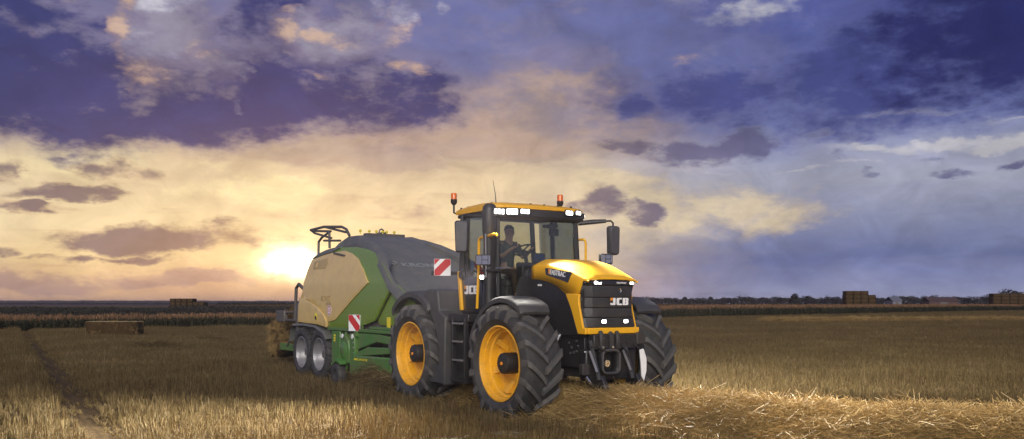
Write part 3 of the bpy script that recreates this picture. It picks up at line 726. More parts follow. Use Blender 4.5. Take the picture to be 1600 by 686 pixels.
# glass panes (thin sheets with thickness)
def pane(name, pts, t, d):
    n = len(pts); dv = Vector(d) * t
    mb = MB(); mb.add([Vector(p) for p in pts] + [Vector(p) + dv for p in pts], [tuple(range(n))[::-1], tuple(range(n, 2 * n))] + [(i, (i + 1) % n, (i + 1) % n + n, i + n) for i in range(n)])
    return mb.build(name, 'glass', T, smooth=0)
pane('windscreen', [(-1.0, NEAR + 0.08, 1.66), (-1.0, FAR - 0.07, 1.66), (-1.06, FAR - 0.10, 3.34), (-1.09, NEAR + 0.11, 3.34)], 0.006, (1, 0, 0))
pane('door_glass', [(-2.20, NEAR, 1.66), (-1.06, NEAR, 1.66), (-1.12, NEAR + 0.05, 3.32), (-2.23, NEAR + 0.05, 3.32)], 0.006, (0, -1, 0))
pane('side_glass', [(-2.20, FAR, 1.66), (-1.06, FAR, 1.66), (-1.10, FAR - 0.05, 3.32), (-2.23, FAR - 0.05, 3.32)], 0.006, (0, 1, 0))
pane('rear_glass', [(-2.27, NEAR + 0.06, 2.0), (-2.27, 0.70, 2.0), (-2.29, 0.66, 3.32), (-2.29, NEAR + 0.12, 3.32)], 0.006, (-1, 0, 0))
MB().box(-2.30, -2.24, -0.86, 0.72, 1.62, 2.0).build('rear_wall', 'black', T, bevel=0.02)
# roof
RN = -0.98; RF = 0.97
secs = []
for x, w0, w1, zb, zt in ((-2.42, RN + 0.12, RF - 0.12, 3.43, 3.47), (-2.36, RN + 0.02, RF - 0.02, 3.40, 3.515), (-2.0, RN, RF, 3.395, 3.54), (-1.5, RN, RF, 3.395, 3.555), (-1.12, RN, RF, 3.395, 3.535),
                          (-0.98, RN + 0.04, RF - 0.02, 3.40, 3.505), (-0.90, RN + 0.16, RF - 0.14, 3.425, 3.475)):
    secs.append([(x, w0, zb), (x, w0 - 0.0, zb + (zt - zb) * 0.55), (x, w0 + 0.07, zb + (zt - zb) * 0.9), (x, w0 + 0.3, zt), (x, (w0 + w1) / 2, zt + 0.012), (x, w1 - 0.3, zt), (x, w1 - 0.07, zb + (zt - zb) * 0.9), (x, w1, zb + (zt - zb) * 0.55), (x, w1, zb)])
roof = MB().loft(secs, cap=True, ring=True).build('roof', 'yellow', T, smooth=40)
for i in range(5):
    x = -2.3 + 0.27 * i
    MB().tube([(x, RN + 0.10, 3.50), (x, RN + 0.10, 3.535)], 0.02, 8).build('roof_bolt', 'black', roof)
for i in range(4):
    y = -0.2 + 0.30 * i
    MB().tube([(-1.0, y, 3.505), (-1.0, y, 3.535)], 0.02, 8).build('roof_bolt', 'black', roof)
MB().box(-2.36, -1.0, RN + 0.05, RF - 0.05, 3.33, 3.394).build('headliner', 'black', T, bevel=0.02)
# visor under the front of the roof carrying the work lights
mb = MB(); secs = []
for y in (RN + 0.03, -0.5, 0.0, 0.5, RF - 0.03):
    xf = -0.93 + (0.0 if abs(y) > 0.9 else 0.02)
    secs.append([(-1.12, y, 3.24), (xf - 0.04, y, 3.25), (xf, y, 3.30), (xf, y, 3.415), (-1.12, y, 3.42)])
mb.loft(secs, cap=True, ring=True).build('roof_visor', 'black', T, bevel=0.01)
def yz_at(px, py, x):
    c0 = to_local(0, 0); r = ((px - 800) / FPX, 1.0)
    r1 = (r[0] * HX[0] + r[1] * HX[1], r[0] * LX[0] + r[1] * LX[1]); t = (x - c0[0]) / r1[0]
    return c0[1] + t * r1[1], (CAM_H - GZ) - t * (py - HORIZON) / FPX
for i, (px, w, h_) in enumerate(((780, 0.19, 0.09), (800, 0.21, 0.105), (820, 0.17, 0.08), (889, 0.17, 0.08), (903, 0.12, 0.07))):
    y, z = yz_at(px, 330.5 if px < 850 else 333, -0.90)
    lit_lamp('work_light', (-0.90, y, z), w, h_, (1, 0.25 * y), cells=3)
lit_lamp('work_light', (-0.99, RF + 0.005, 3.365), 0.10, 0.07, (0.4, 1), cells=2)
for yy, azm, e_ in ((-0.85, -80, 7500), (-0.80, -45, 5500), (-0.55, -15, 3800), (0.55, 12, 3400), (0.85, 27, 4200)):
    work_light_beam('work_light_beam', (-0.72, yy, 3.36), (math.cos(rad(azm)), math.sin(rad(azm)), -0.36), e_, 66, 0.6, 0.12)
work_light_beam('work_light_beam', (-0.72, -0.84, 3.36), (math.cos(rad(-70)), math.sin(rad(-70)), -1.30), 2000, 46, 0.9, 0.12)  # extra downward beam added to brighten stubble by the near front wheel
work_light_beam('work_light_beam', (-1.60, 1.03, 3.36), (math.cos(rad(98)), math.sin(rad(98)), -0.30), 7500, 100, 0.6, 0.12)
# exhaust stack by the near front pillar
mb = MB(); secs = []
for z, sx, sy in ((1.70, .085, .10), (2.30, .09, .105), (2.90, .10, .115), (3.05, .125, .135), (3.36, .125, .135), (3.44, .11, .12), (3.485, .06, .07)):
    secs.append([(-1.06 + sx * math.cos(2 * PI * k / 20), -1.02 + sy * math.sin(2 * PI * k / 20), z) for k in range(20)])
mb.loft(secs, cap=True, ring=True).build('exhaust_stack', 'black', T, smooth=40)
MB().tube([(-1.0, -1.13, 2.2), (-1.0, -1.14, 2.95)], 0.016, 8).build('stack_trim', 'silver', T)
MB().box(-1.16, -0.92, -1.14, -0.86, 2.30, 2.34).build('stack_bracket', 'black', T, bevel=0.006)
MB().tube([(-0.93, -0.98, 2.36), (-0.86, -0.72, 2.37)], 0.012, 6).build('wiper_arm', 'steel', T)
# yellow grab rails
def rail(pts, r=0.026, name='grab_rail'):
    P_ = [Vector(p) for p in pts]; o_ = [P_[0]]
    for i in range(1, len(P_) - 1):
        a, b_, c_ = P_[i - 1], P_[i], P_[i + 1]; d0 = min(0.09, (b_ - a).length / 2, (c_ - b_).length / 2)
        p, q_ = b_ + (a - b_).normalized() * d0, b_ + (c_ - b_).normalized() * d0
        for k in range(6):
            t = k / 5; o_.append(p * (1 - t) ** 2 + b_ * 2 * t * (1 - t) + q_ * t * t)
    o_.append(P_[-1])
    return MB().tube(o_, r, 10).build(name, 'yellow', T)
rail([(-1.49, -1.02, 1.66), (-1.40, -1.04, 2.30), (-1.37, -1.05, 2.905), (-0.80, -1.10, 2.93), (-0.72, -1.08, 2.92)])
rail([(-1.02, 0.90, 2.93), (-0.84, 0.92, 2.93), (-0.84, 0.92, 2.46)], 0.022)
po = [(-2.285, 2.345), (-2.20, 2.345), (-2.15, 2.0), (-2.105, 1.62), (-2.185, 1.62), (-2.235, 2.0)]
MB().prism(po, -0.985, -0.93).build('door_trim', 'yellow', T, bevel=0.015)
po = [(-2.13, 1.64), (-1.50, 1.64), (-1.45, 2.10), (-1.62, 2.22), (-1.95, 2.26), (-2.17, 2.16)]
MB().prism(po, -0.935, -0.912).build('door_lower_panel', 'gloss', T, bevel=0.004)
po = [(-1.50, 1.64), (-1.00, 1.60), (-0.98, 2.20), (-1.40, 2.25)]
MB().prism(po, -0.932, -0.915).build('front_lower_panel', 'gloss', T, bevel=0.004)
block_letters(T, (-2.07, -0.938, 1.918), (1, 0, 0), (0, 0, 1), 0.47, 0.155)
MB().lathe([(0, -0.05), (0.07, -0.045), (0.085, 0)], (-2.13, -0.95, 2.28), 16).build('door_hinge', 'black', T)
MB().tube([(-1.95, -0.94, 2.36), (-1.75, -0.95, 2.30)], 0.02, 8).build('door_handle', 'black', T)
# lamp cluster on an arm, small lit lamp under it
def cluster(c, face, sx=1.0):
    f = Vector((*face, 0)).normalized(); r = Vector((-f.y, f.x, 0)); u = Vector((0, 0, 1)); c = Vector(c)
    mb = MB(); n = rrect(0.27 * sx, 0.19, 0.03, 4)
    mb.loft([[c + r * a * k + u * b_ * k + f * q_ for a, b_ in n] for q_, k in ((-0.12, 0.7), (-0.06, 0.95), (0.02, 1.0))], cap=True, ring=True)
    lp = mb.build('lamp_cluster', 'black', T, bevel=0.006)
    for i, (a, b_, w, h_) in enumerate(((-0.075, 0.0, 0.09, 0.15), (0.03, 0.04, 0.10, 0.07), (0.03, -0.04, 0.10, 0.07), (0.105, 0.0, 0.03, 0.15))):
        MB().loft([[c + r * (a * sx + x) + u * (b_ + y) + f * q_ for x, y in rrect(w * sx, h_, 0.012, 2)] for q_ in (0.015, 0.026)], cap=True, ring=True).build('lens', 'lens', lp)
    return lp
cluster((-1.02, -1.17, 2.50), (0.75, -0.66))
MB().tube([(-1.06, -1.12, 2.36), (-1.04, -1.15, 2.42)], 0.025, 8).build('lamp_arm', 'black', T)
lit_lamp('side_lamp', (-1.10, -1.145, 2.205), 0.075, 0.075, (0.5, -0.87), cells=2)
work_light_beam('side_lamp_beam', (-1.07, -1.22, 2.205), (0.04, -1.0, -0.17), 11000, 112, 0.9, 0.10)
cluster((-0.10, 0.80, 2.53), (0.85, -0.2), 0.9)
MB().tube([(-0.1, 0.55, 2.3), (-0.14, 0.80, 2.34), (-0.14, 0.80, 2.45)], 0.02, 8).build('lamp_arm', 'black', T)
# mirrors
def mirror(c, face, hgt=0.55, wid=0.25):
    f = Vector((*face, 0)).normalized(); r = Vector((-f.y, f.x, 0)); u = Vector((0, 0, 1)); c = Vector(c)
    mb = MB(); secs = []
    for q_, k in ((0.09, 0.80), (0.07, 0.93), (0.03, 1.0), (-0.05, 1.0), (-0.06, 0.96)):
        secs.append([c + r * a * k * (1 - 0.12 * (b_ < 0)) + u * b_ * (0.5 + 0.5 * k) + f * q_ for a, b_ in rrect(wid, hgt, 0.05, 4)])
    mo = mb.loft(secs, cap=True, ring=True).build('mirror', 'mirror_shell', T, smooth=40)
    MB().loft([[c + r * a + u * b_ + f * q_ for a, b_ in rrect(wid * 0.85, hgt * 0.9, 0.04, 3)] for q_ in (-0.058, -0.064)], cap=True, ring=True).build('mirror_glass', 'lens', mo)
    return mo
mirror((-1.35, -1.41, 2.915), (0.80, -0.60), 0.56, 0.25)
mirror((-0.66, 1.42, 2.915), (0.95, -0.05), 0.54, 0.22)
MB().tube([(-1.36, -1.41, 3.17), (-1.36, -1.40, 3.27), (-1.40, -1.30, 3.30), (-1.30, -0.95, 3.28)], 0.028, 8).build('mirror_arm', 'black', T)
MB().tube([(-1.02, 0.88, 3.235), (-0.85, 1.10, 3.26), (-0.72, 1.30, 3.275)], [0.045, 0.045, 0.035], 10).build('mirror_arm', 'black', T)
MB().tube([(-0.75, 1.26, 3.27), (-0.68, 1.38, 3.28), (-0.66, 1.42, 3.24), (-0.66, 1.42, 3.15)], 0.018, 8).build('mirror_bracket', 'black', T)
# beacons, antenna
def beacon(c, stalk):
    MB().tube(stalk, 0.018, 8).build('beacon_stalk', 'black', T)
    b_ = MB().lathe([(0, -0.10), (0.035, -0.10), (0.06, -0.06), (0.062, 0.0), (0, 0.0)], c, 16, 'z').build('beacon_base', 'black', T)
    MB().lathe([(0.055, 0.0), (0.056, 0.10), (0.045, 0.118), (0, 0.12)], c, 16, 'z').build('beacon_dome', 'amber', b_)
beacon((-2.44, -0.96, 3.70), [(-2.36, -0.93, 3.42), (-2.44, -0.96, 3.45), (-2.44, -0.96, 3.62)])
beacon((-1.20, 0.60, 3.645), [(-1.20, 0.60, 3.53), (-1.20, 0.60, 3.56)])
y, z = -0.5, 3.55
MB().tube([(-1.68, y, z), (-1.69, y - 0.01, z + 0.2), (-1.74, y - 0.03, z + 0.46)], [0.012, 0.007, 0.004], 6).build('antenna', 'black', T)
MB().lathe([(0.05, 0), (0.03, 0.03), (0, 0.045)], (-1.68, y, 3.545), 12, 'z').build('antenna_base', 'black', T)
# tractor width board
def board(c, face, size, parent, flip=1):
    f = Vector((*face, 0)).normalized(); r = Vector((-f.y, f.x, 0)); u = Vector((0, 0, 1)); c = Vector(c); h = size / 2
    mb = MB(); mb.loft([[c + r * a + u * b_ + f * q_ for a, b_ in rrect(size, size, 0.01, 2)] for q_ in (-0.012, 0.0)], cap=True, ring=True)
    bo = mb.build('warning_board', 'white', parent)
    e = h * 0.97
    for band in (((-1, -1 + 1.3), (-1, 1), (-0.55, 1), (1, -0.55), (1, -1), (0.30, -1)), ) if False else ():
        pass
    w = 0.30
    polys = [[(-e, -e), (-e, -e + 2 * e * 0.33), (e - 2 * e * 0.33, e), (e, e), (e, e - 2 * e * 0.33), (-e + 2 * e * 0.33, -e)],
             [(-e, e), (-e, e - 2 * e * 0.36), (-e + 2 * e * 0.36, e)]]
    for p in polys:
        q_ = [c + r * (a * flip) + u * b_ + f * 0.003 for a, b_ in p]
        MB().add([v - f * 0.004 for v in q_] + q_, [tuple(range(len(q_), 2 * len(q_)))]).build('stripe', 'red', bo, smooth=0)
    return bo
board((-2.30, -1.28, 2.415), (0.95, -0.30), 0.31, T, 1)
MB().box(-2.34, -2.26, -1.16, -0.94, 2.28, 2.34).build('board_bracket', 'black', T, bevel=0.01)
MB().box(-2.42, -2.38, -1.45, -1.02, 2.27, 2.35).build('board_holder', 'black', T, bevel=0.008)
# cab interior
st_o = MB(); sy = -0.16
secs = [[(-1.95 + x, sy + y * k, 2.10 + z) for x, y, z in ((-0.02, -0.25, 0), (0.45, -0.25, 0.02), (0.45, 0.25, 0.02), (-0.02, 0.25, 0))] for z, k in ((0, 1),)]
MB().box(-1.98, -1.50, sy - 0.25, sy + 0.25, 2.06, 2.20).build('seat_cushion', 'seat', T, bevel=0.05)
MB().prism([(-2.12, 2.10), (-1.98, 2.14), (-2.06, 2.95), (-2.17, 2.93)], sy - 0.23, sy + 0.23).build('seat_back', 'seat', T, bevel=0.04)
MB().box(-2.0, -1.6, sy - 0.18, sy + 0.18, 1.64, 2.06).build('seat_base', 'black', T, bevel=0.03)
MB().prism([(-1.10, 1.66), (-0.98 - 0.03, 1.66), (-1.03, 2.42), (-1.22, 2.50), (-1.26, 2.44)], sy - 0.2, sy + 0.2).build('dashboard', 'black', T, bevel=0.03)
MB().tube([(-1.15, sy, 2.40), (-1.26, sy, 2.70)], 0.035, 10).build('steering_column', 'black', T)
sc = Vector((-1.27, sy, 2.72)); nrm = Vector((-0.42, 0, 0.90)).normalized(); t1 = Vector((0, 1, 0)); t2 = nrm.cross(t1)
MB().tube([sc + (t1 * math.cos(2 * PI * k / 28) + t2 * math.sin(2 * PI * k / 28)) * 0.20 for k in range(28)], 0.016, 8, closed=True).build('steering_wheel', 'black', T)
for a in (0.5, 2.6, 4.7): MB().tube([sc, sc + (t1 * math.cos(a) + t2 * math.sin(a)) * 0.19], 0.014, 6).build('wheel_spoke', 'black', T)
MB().box(-1.75, -1.25, 0.22, 0.48, 2.20, 2.36).build('armrest_console', 'black', T, bevel=0.03)
mo = MB().prism(rrect(0.26, 0.17, 0.02), 0, 0.03, 'x'); mo.v = [(x - 1.22, y + 0.12, z + 2.58) for x, y, z in mo.v]; mo.build('monitor', 'black', T)
mo = MB().prism(rrect(0.23, 0.14, 0.012), 0, 0.004, 'x'); mo.v = [(x - 1.1895, y + 0.12, z + 2.58) for x, y, z in mo.v]; mo.build('monitor_cover', 'blue', T)
MB().tube([(-1.15, 0.12, 2.40), (-1.20, 0.12, 2.55)], 0.02, 8).build('monitor_arm', 'black', T)
mb = MB().box(-1.50, -1.44, 0.55, 0.75, 3.02, 3.16); mb.build('radio_panel', 'black', T, bevel=0.015)
MB().tube([(-1.10, 0.45, 3.30), (-1.25, 0.50, 3.10), (-1.40, 0.60, 3.02)], 0.022, 8).build('interior_bracket', 'black', T)
MB().tube([(-1.10, -0.10, 3.32), (-1.12, -0.08, 3.0), (-1.1, -0.06, 2.85)], 0.014, 6).build('wiper', 'black', T)
MB().box(-1.32, -1.12, 0.28, 0.50, 3.14, 3.20).build('sun_visor', 'black', T, bevel=0.01)

# ================================================================== DRIVER
PO = (-1.80, -0.16, 2.06)
def skin(name, pts, edges, radii, mat, parent=None, root=0, sub=2):
    me = bpy.data.meshes.new(name)
    me.from_pydata([(x - PO[0], y - PO[1], z - PO[2]) for x, y, z in pts], edges, [])
    o = bpy.data.objects.new(name, me); COL.objects.link(o); me.materials.append(M[mat])
    md = o.modifiers.new('skin', 'SKIN'); md.use_smooth_shade = True
    for i, sv in enumerate(me.skin_vertices[0].data):
        r = radii[i]; sv.radius = r if isinstance(r, tuple) else (r, r); sv.use_root = (i == root)
    o.modifiers.new('sub', 'SUBSURF').levels = sub; o.modifiers['sub'].render_levels = sub
    if parent is not None: o.parent = parent
    return o
yc = -0.16
bp = []; be = []; br = []
def J(p, r, par=None):
    bp.append(p); br.append(r)
    if par is not None: be.append((par, len(bp) - 1))
    return len(bp) - 1
pel = J((-1.83, yc, 2.33), (0.12, 0.15)); wai = J((-1.84, yc, 2.50), (0.11, 0.14), pel); che = J((-1.82, yc, 2.72), (0.12, 0.16), wai)
nb = J((-1.80, yc, 2.86), (0.07, 0.09), che); nk = J((-1.775, yc, 2.94), 0.055, nb); hd0 = J((-1.755, yc, 3.03), (0.085, 0.07), nk); hd1 = J((-1.75, yc, 3.12), (0.098, 0.078), hd0); hd2 = J((-1.76, yc, 3.175), (0.07, 0.06), hd1)
nose = J((-1.648, yc + 0.015, 3.075), 0.012, hd1)
ears = [J((-1.765, yc + s * 0.083, 3.085), 0.016, hd1) for s in (-1, 1)]
hands = []
for s in (-1, 1):
    sh = J((-1.80, yc + s * 0.17, 2.84), 0.065, nb); elb = J((-1.66, yc + s * 0.245, 2.60), 0.048, sh)
    wrist_p = sc + t1 * (s * 0.215) + Vector((-0.075, 0, 0.02)); wr_ = J(tuple(wrist_p), 0.030, elb)
    palm = J(tuple(wrist_p + Vector((0.05, -s * 0.005, 0.018))), (0.024, 0.034), wr_)
    hip = J((-1.78, yc + s * 0.09, 2.30), 0.095, pel); kn = J((-1.36, yc + s * 0.14, 2.30), 0.068, hip); an = J((-1.28, yc + s * 0.14, 1.86), 0.045, kn); fo = J((-1.12, yc + s * 0.15, 1.78), 0.035, an)
    pp = wrist_p + Vector((0.055, -s * 0.005, 0.018))
    for k in range(4):
        off_ = Vector((0, 0, 0)) + t2 * (0.0) ; b0 = pp + Vector((0.012, 0, 0)) + Vector((0.30, s * 0.25, 0.15)) * (0.030 * (k - 1.5))
        f1 = J(tuple(b0 + Vector((0.030, -s * 0.012, 0.012))), 0.0085, palm); f2 = J(tuple(b0 + Vector((0.050, -s * 0.022, -0.008))), 0.008, f1); J(tuple(b0 + Vector((0.040, -s * 0.034, -0.028 + 0.003 * k))), 0.007, f2)
    th_ = J(tuple(pp + Vector((0.0, -s * 0.030, -0.012))), 0.010, palm); J(tuple(pp + Vector((0.028, -s * 0.050, -0.022))), 0.008, th_)
person = skin('person', bp, be, br, 'skin')
px_, py_ = to_world(PO[0], PO[1])
person.location = (px_, py_, PO[2] + GZ); person.rotation_euler = (0, 0, HEAD)
tag(person, 'driver in dark olive polo shirt holding the steering wheel inside the tractor cab', 'person')
cp = [(-1.835, yc, 2.36), (-1.84, yc, 2.50), (-1.82, yc, 2.72), (-1.802, yc, 2.85), (-1.79, yc, 2.90)]
cr_ = [(0.130, 0.160), (0.122, 0.152), (0.132, 0.172), (0.085, 0.105), 0.066]
ce = [(0, 1), (1, 2), (2, 3), (3, 4)]
for s in (-1, 1):
    k = len(cp); cp += [(-1.80, yc + s * 0.17, 2.84), (-1.71, yc + s * 0.222, 2.68), (-1.685, yc + s * 0.235, 2.64)]; cr_ += [0.076, 0.066, 0.064]; ce += [(3, k), (k, k + 1), (k + 1, k + 2)]
shirt = skin('shirt', cp, ce, cr_, 'shirt', person)
cp = [(-1.83, yc, 2.36), (-1.83, yc, 2.30)]; cr_ = [(0.13, 0.162), (0.12, 0.15)]; ce = [(0, 1)]
for s in (-1, 1):
    k = len(cp); cp += [(-1.77, yc + s * 0.09, 2.30), (-1.36, yc + s * 0.14, 2.30), (-1.29, yc + s * 0.14, 1.90)]; cr_ += [0.105, 0.080, 0.062]; ce += [(1, k), (k, k + 1), (k + 1, k + 2)]
skin('trousers', cp, ce, cr_, 'trousers', person)
mb = MB()
for i in range(7):
    for j in range(16): pass
hv = []; hf = []
rings = [(0.0, 3.215), (0.045, 3.21), (0.08, 3.185), (0.098, 3.145), (0.10, 3.10)]
secs = []
for r, z in rings:
    secs.append([(-1.772 + r * 1.04 * math.cos(2 * PI * k / 18) - (0.006 if math.cos(2 * PI * k / 18) > 0.3 else 0), yc + r * 0.88 * math.sin(2 * PI * k / 18), z + (0.06 if math.cos(2 * PI * k / 18) > 0.3 and z < 3.13 else (-0.03 if math.cos(2 * PI * k / 18) < 0 and z < 3.1 else 0))) for k in range(18)])
mb.loft(secs, ring=True); mb.v = [(x - PO[0], y - PO[1], z - PO[2]) for x, y, z in mb.v]
mb.build('hair', 'hair', person, solid=0.01, gz=0, smooth=60)
for s in (-1, 1):
    e = MB().lathe([(0, -0.009), (0.009, -0.004), (0.009, 0.004), (0, 0.009)], (-1.664 - PO[0], yc + s * 0.034 - PO[1], 3.10 - PO[2]), 8, 'x'); e.build('eye', 'black', person, gz=0)
MB().tube([(-1.664 - PO[0], yc - 0.022 - PO[1], 3.032 - PO[2]), (-1.657 - PO[0], yc - PO[1], 3.030 - PO[2]), (-1.664 - PO[0], yc + 0.022 - PO[1], 3.032 - PO[2])], 0.005, 6).build('mouth', paint('lip', (0.30, 0.12, 0.09), 0.5), person, gz=0)

# ================================================================== BALER
BO = (-9.2, 0.0, 0.0)
baler = empty('baler', (*to_world(BO[0], BO[1]), 0), HEAD, off=BO)
tag(baler, 'green and cream big square baler with grey top cover hitched behind the tractor', 'baler')
B = baler
def S_b(z):
    if z < 2.15: return 1.30 - 0.05 * max(0, 1.3 - z)
    if z > 3.45: return 0.66
    t = (z - 2.15) / 1.30
    return 1.30 - 0.64 * t ** 1.75
def surf_panel(name, poly, off, thick, mat, side=-1, parent=B, Sf=S_b, step=0.14, bulge=None):
    bm = bmesh.new(); vs = [bm.verts.new((x, 0, z)) for x, z in poly]; bm.faces.new(vs)
    xs = [p[0] for p in poly]; zs = [p[1] for p in poly]
    for ax, lo, hi in ((0, min(xs), max(xs)), (2, min(zs), max(zs))):
        k = lo + step
        while k < hi:
            co = [0, 0, 0]; no = [0, 0, 0]; co[ax] = k; no[ax] = 1
            bmesh.ops.bisect_plane(bm, geom=bm.verts[:] + bm.edges[:] + bm.faces[:], plane_co=co, plane_no=no); k += step
    for v in bm.verts:
        o_ = off + (bulge(v.co.x, v.co.z) if bulge else 0)
        v.co.y = side * (Sf(v.co.z) + o_)
    for v in bm.verts: v.co.x -= BO[0]; v.co.z += GZ
    bmesh.ops.recalc_face_normals(bm, faces=bm.faces)
    nz = sum((f.normal.y * f.calc_area() for f in bm.faces))
    if nz * side < 0: bmesh.ops.reverse_faces(bm, faces=bm.faces)
    me = bpy.data.meshes.new(name); bm.to_mesh(me); bm.free()
    return finish(name, me, mat, parent, bevel=0.012, solid=thick, smooth=50)
def PX(lst, Sf=S_b): return [on(px, py, Sf) for px, py in lst]
cream = PX([(474, 455), (479, 432), (489, 406), (505, 399.5), (522, 394.5), (540, 391.5), (552, 396), (561, 404), (569, 421), (576.5, 441.5), (550, 470), (524.6, 500), (513.5, 503), (508, 490), (498, 478), (484, 469), (471, 465)])
green = PX([(489, 405), (500, 396), (516, 390), (533, 386.5), (558, 386), (575, 389.5), (590, 397), (602, 418), (614, 443), (600, 471), (585.5, 501), (572, 507), (545, 512.5), (514, 512.5), (512, 500), (530, 470), (530, 430), (500, 420)])
lowcream = PX([(471, 465), (484, 470), (498, 479), (507, 490), (512.5, 502), (512, 511), (500, 507), (468, 503), (469, 480)])
front_green = PX([(615, 445), (630, 460), (648, 480), (648, 512), (590, 508), (586, 502), (600, 473)])
for sd in (-1, 1):
    surf_panel('side_panel', green, 0.0, 0.05, 'green', sd)
    def bul(x, z): return 0.035
    surf_panel('rear_side_panel', cream, 0.022, 0.045, 'cream', sd)
    surf_panel('lower_side_panel', lowcream, 0.055, 0.07, 'cream', sd)
    surf_panel('front_side_panel', front_green, -0.06, 0.05, 'green', sd)
# rim line between the panels, latch hole, lettering
c0 = PX([(497, 494.5)])[0]
MB().lathe([(0.0, -0.004), (0.085, -0.006), (0.095, 0.0)], (c0[0], -S_b(c0[1]) - 0.06, c0[1]), 16).build('latch_recess', 'label_yellow', B)
MB().lathe([(0.0, -0.010), (0.05, -0.012), (0.055, 0.0)], (c0[0] + 0.02, -S_b(c0[1]) - 0.062, c0[1] - 0.03), 12).build('latch', 'black', B)
c0 = PX([(516, 485)])[0]
MB().lathe([(0.0, -0.004), (0.13, -0.004), (0.13, 0.0)], (c0[0], -S_b(c0[1]) - 0.024, c0[1]), 24).build('round_sticker', 'white', B)
MB().lathe([(0.085, -0.006), (0.11, -0.006), (0.11, 0.0)], (c0[0], -S_b(c0[1]) - 0.024, c0[1]), 24).build('sticker_ring', 'red', B)
for dz in (-0.03, 0.0, 0.03):
    MB().box(c0[0] - 0.06, c0[0] + 0.06, -S_b(c0[1]) - 0.031, -S_b(c0[1]) - 0.02, c0[1] + dz - 0.006, c0[1] + dz + 0.006).build('sticker_line', 'red', B)
c0 = PX([(503, 470.5)])[0]
lettering('type', B, 'ghostcream', (c0[0], -S_b(c0[1]) - 0.026, c0[1]), (1, 0, 0), (0, 0, 1), 0.62, 0.13)
c0 = PX([(511, 477)])[0]
MB().box(c0[0], c0[0] + 0.35, -S_b(c0[1]) - 0.030, -S_b(c0[1]) - 0.02, c0[1], c0[1] + 0.07).build('type_plate', 'ghostcream', B)
# recessed handle plate at the top rear
surf_panel('vent_plate', PX([(493, 409), (516, 402.5), (513, 414), (509, 420), (491, 421)]), 0.028, 0.012, 'ghostcream', -1)
l0 = PX([(495, 418), (510, 413)]);
lettering('baler', B, 'cream', (l0[0][0], -S_b(l0[0][1]) - 0.045, l0[0][1]), (l0[1][0] - l0[0][0], 0.18, l0[1][1] - l0[0][1]), (0, 0.5, 1), 0.55, 0.14)
p0 = PX([(524, 395.5), (541, 399.5)])
MB().tube([(p0[0][0], -S_b(p0[0][1]) - 0.04, p0[0][1]), (p0[1][0], -S_b(p0[1][1]) - 0.04, p0[1][1])], 0.025, 6).build('panel_strut', 'railgrey', B)
# inner body so nothing is hollow
secs = []
for x, zt, wmax in ((-9.9, 2.6, 1.18), (-9.5, 2.85, 1.2), (-8.4, 3.12, 1.2), (-7.0, 3.2, 1.2), (-6.2, 2.95, 1.2), (-5.2, 2.35, 1.18), (-4.6, 1.9, 1.15)):
    row = [(x, -wmax * 0.9, 1.0)]
    for k in range(7):
        z = 1.0 + (zt - 1.0) * k / 6; row.append((x, -min(wmax, S_b(z) - 0.08), z))
    row += [(x, -y, z) for _, y, z in row[::-1]]
    secs.append(row)
MB().loft(secs, cap=True, ring=True).build('body_core', 'railgrey', B)
# grey top cover
prof = [(-8.45, 3.40), (-8.0, 3.43), (-7.3, 3.40), (-6.75, 3.26), (-6.2, 3.02), (-5.6, 2.72), (-5.1, 2.42), (-4.65, 2.12), (-4.25, 1.80), (-4.05, 1.5)]
def cover_z(x):
    for (a, b_), (c_, d_) in zip(prof, prof[1:]):
        if a <= x <= c_: return b_ + (d_ - b_) * (x - a) / (c_ - a)
    return prof[0][1]
secs = []
for x, z in prof:
    w = min(S_b(z), 1.14) if x > -6.8 else 0.62
    w = 0.62 + (w - 0.62) * max(0, min(1, (x + 7.6) / 1.4)) if x < -6.2 else min(S_b(z) - 0.02, 1.16)
    dip = 0.0 if x > -6.0 else 0.05
    secs.append([(x, -w, z - 0.10), (x, -w + 0.03, z - 0.03), (x, -w + 0.12, z - 0.01 - dip), (x, -w * 0.5, z - dip), (x, 0, z + 0.01 - dip), (x, w * 0.5, z - dip), (x, w - 0.12, z - 0.01 - dip), (x, w - 0.03, z - 0.03), (x, w, z - 0.10)])
cover = MB().loft(secs).build('top_cover', 'coverg', B, solid=0.03, smooth=40)
# raised arches along both sides of the cover
def arch(side):
    pts = PX([(522, 389), (531, 378), (543, 369.5), (556, 368), (569, 371), (580, 378.5), (590, 391), (597, 406), (604, 420), (614, 441), (622, 451), (631, 459)])
    secs = []
    for i, (x, z) in enumerate(pts):
        wdt = 0.26 if i > 1 else 0.12
        if i > 7: wdt = 0.10
        y = S_b(z) + 0.02
        a = pts[max(i - 1, 0)]; c_ = pts[min(i + 1, len(pts) - 1)]; tx, tz = c_[0] - a[0], c_[1] - a[1]; L_ = math.hypot(tx, tz); nx, nz = -tz / L_, tx / L_
        if nz < 0: nx, nz = -nx, -nz
        dpt = 0.30 if i < 7 else 0.16
        if i == 0: dpt = 0.1
        secs.append([(x - nx * dpt, side * (y + 0.05), z - nz * dpt), (x - nx * 0.05, side * (y + 0.015), z - nz * 0.05), (x, side * (y - 0.05), z), (x + nx * 0.01, side * (y - wdt * 0.6), z + nz * 0.01), (x - nx * 0.03, side * (y - wdt), z - nz * 0.03), (x - nx * dpt, side * (y - wdt), z - nz * dpt)])
    return MB().loft(secs, cap=True, ring=True).build('cover_arch', 'coverg', B, smooth=45)
arch(-1); arch(1)
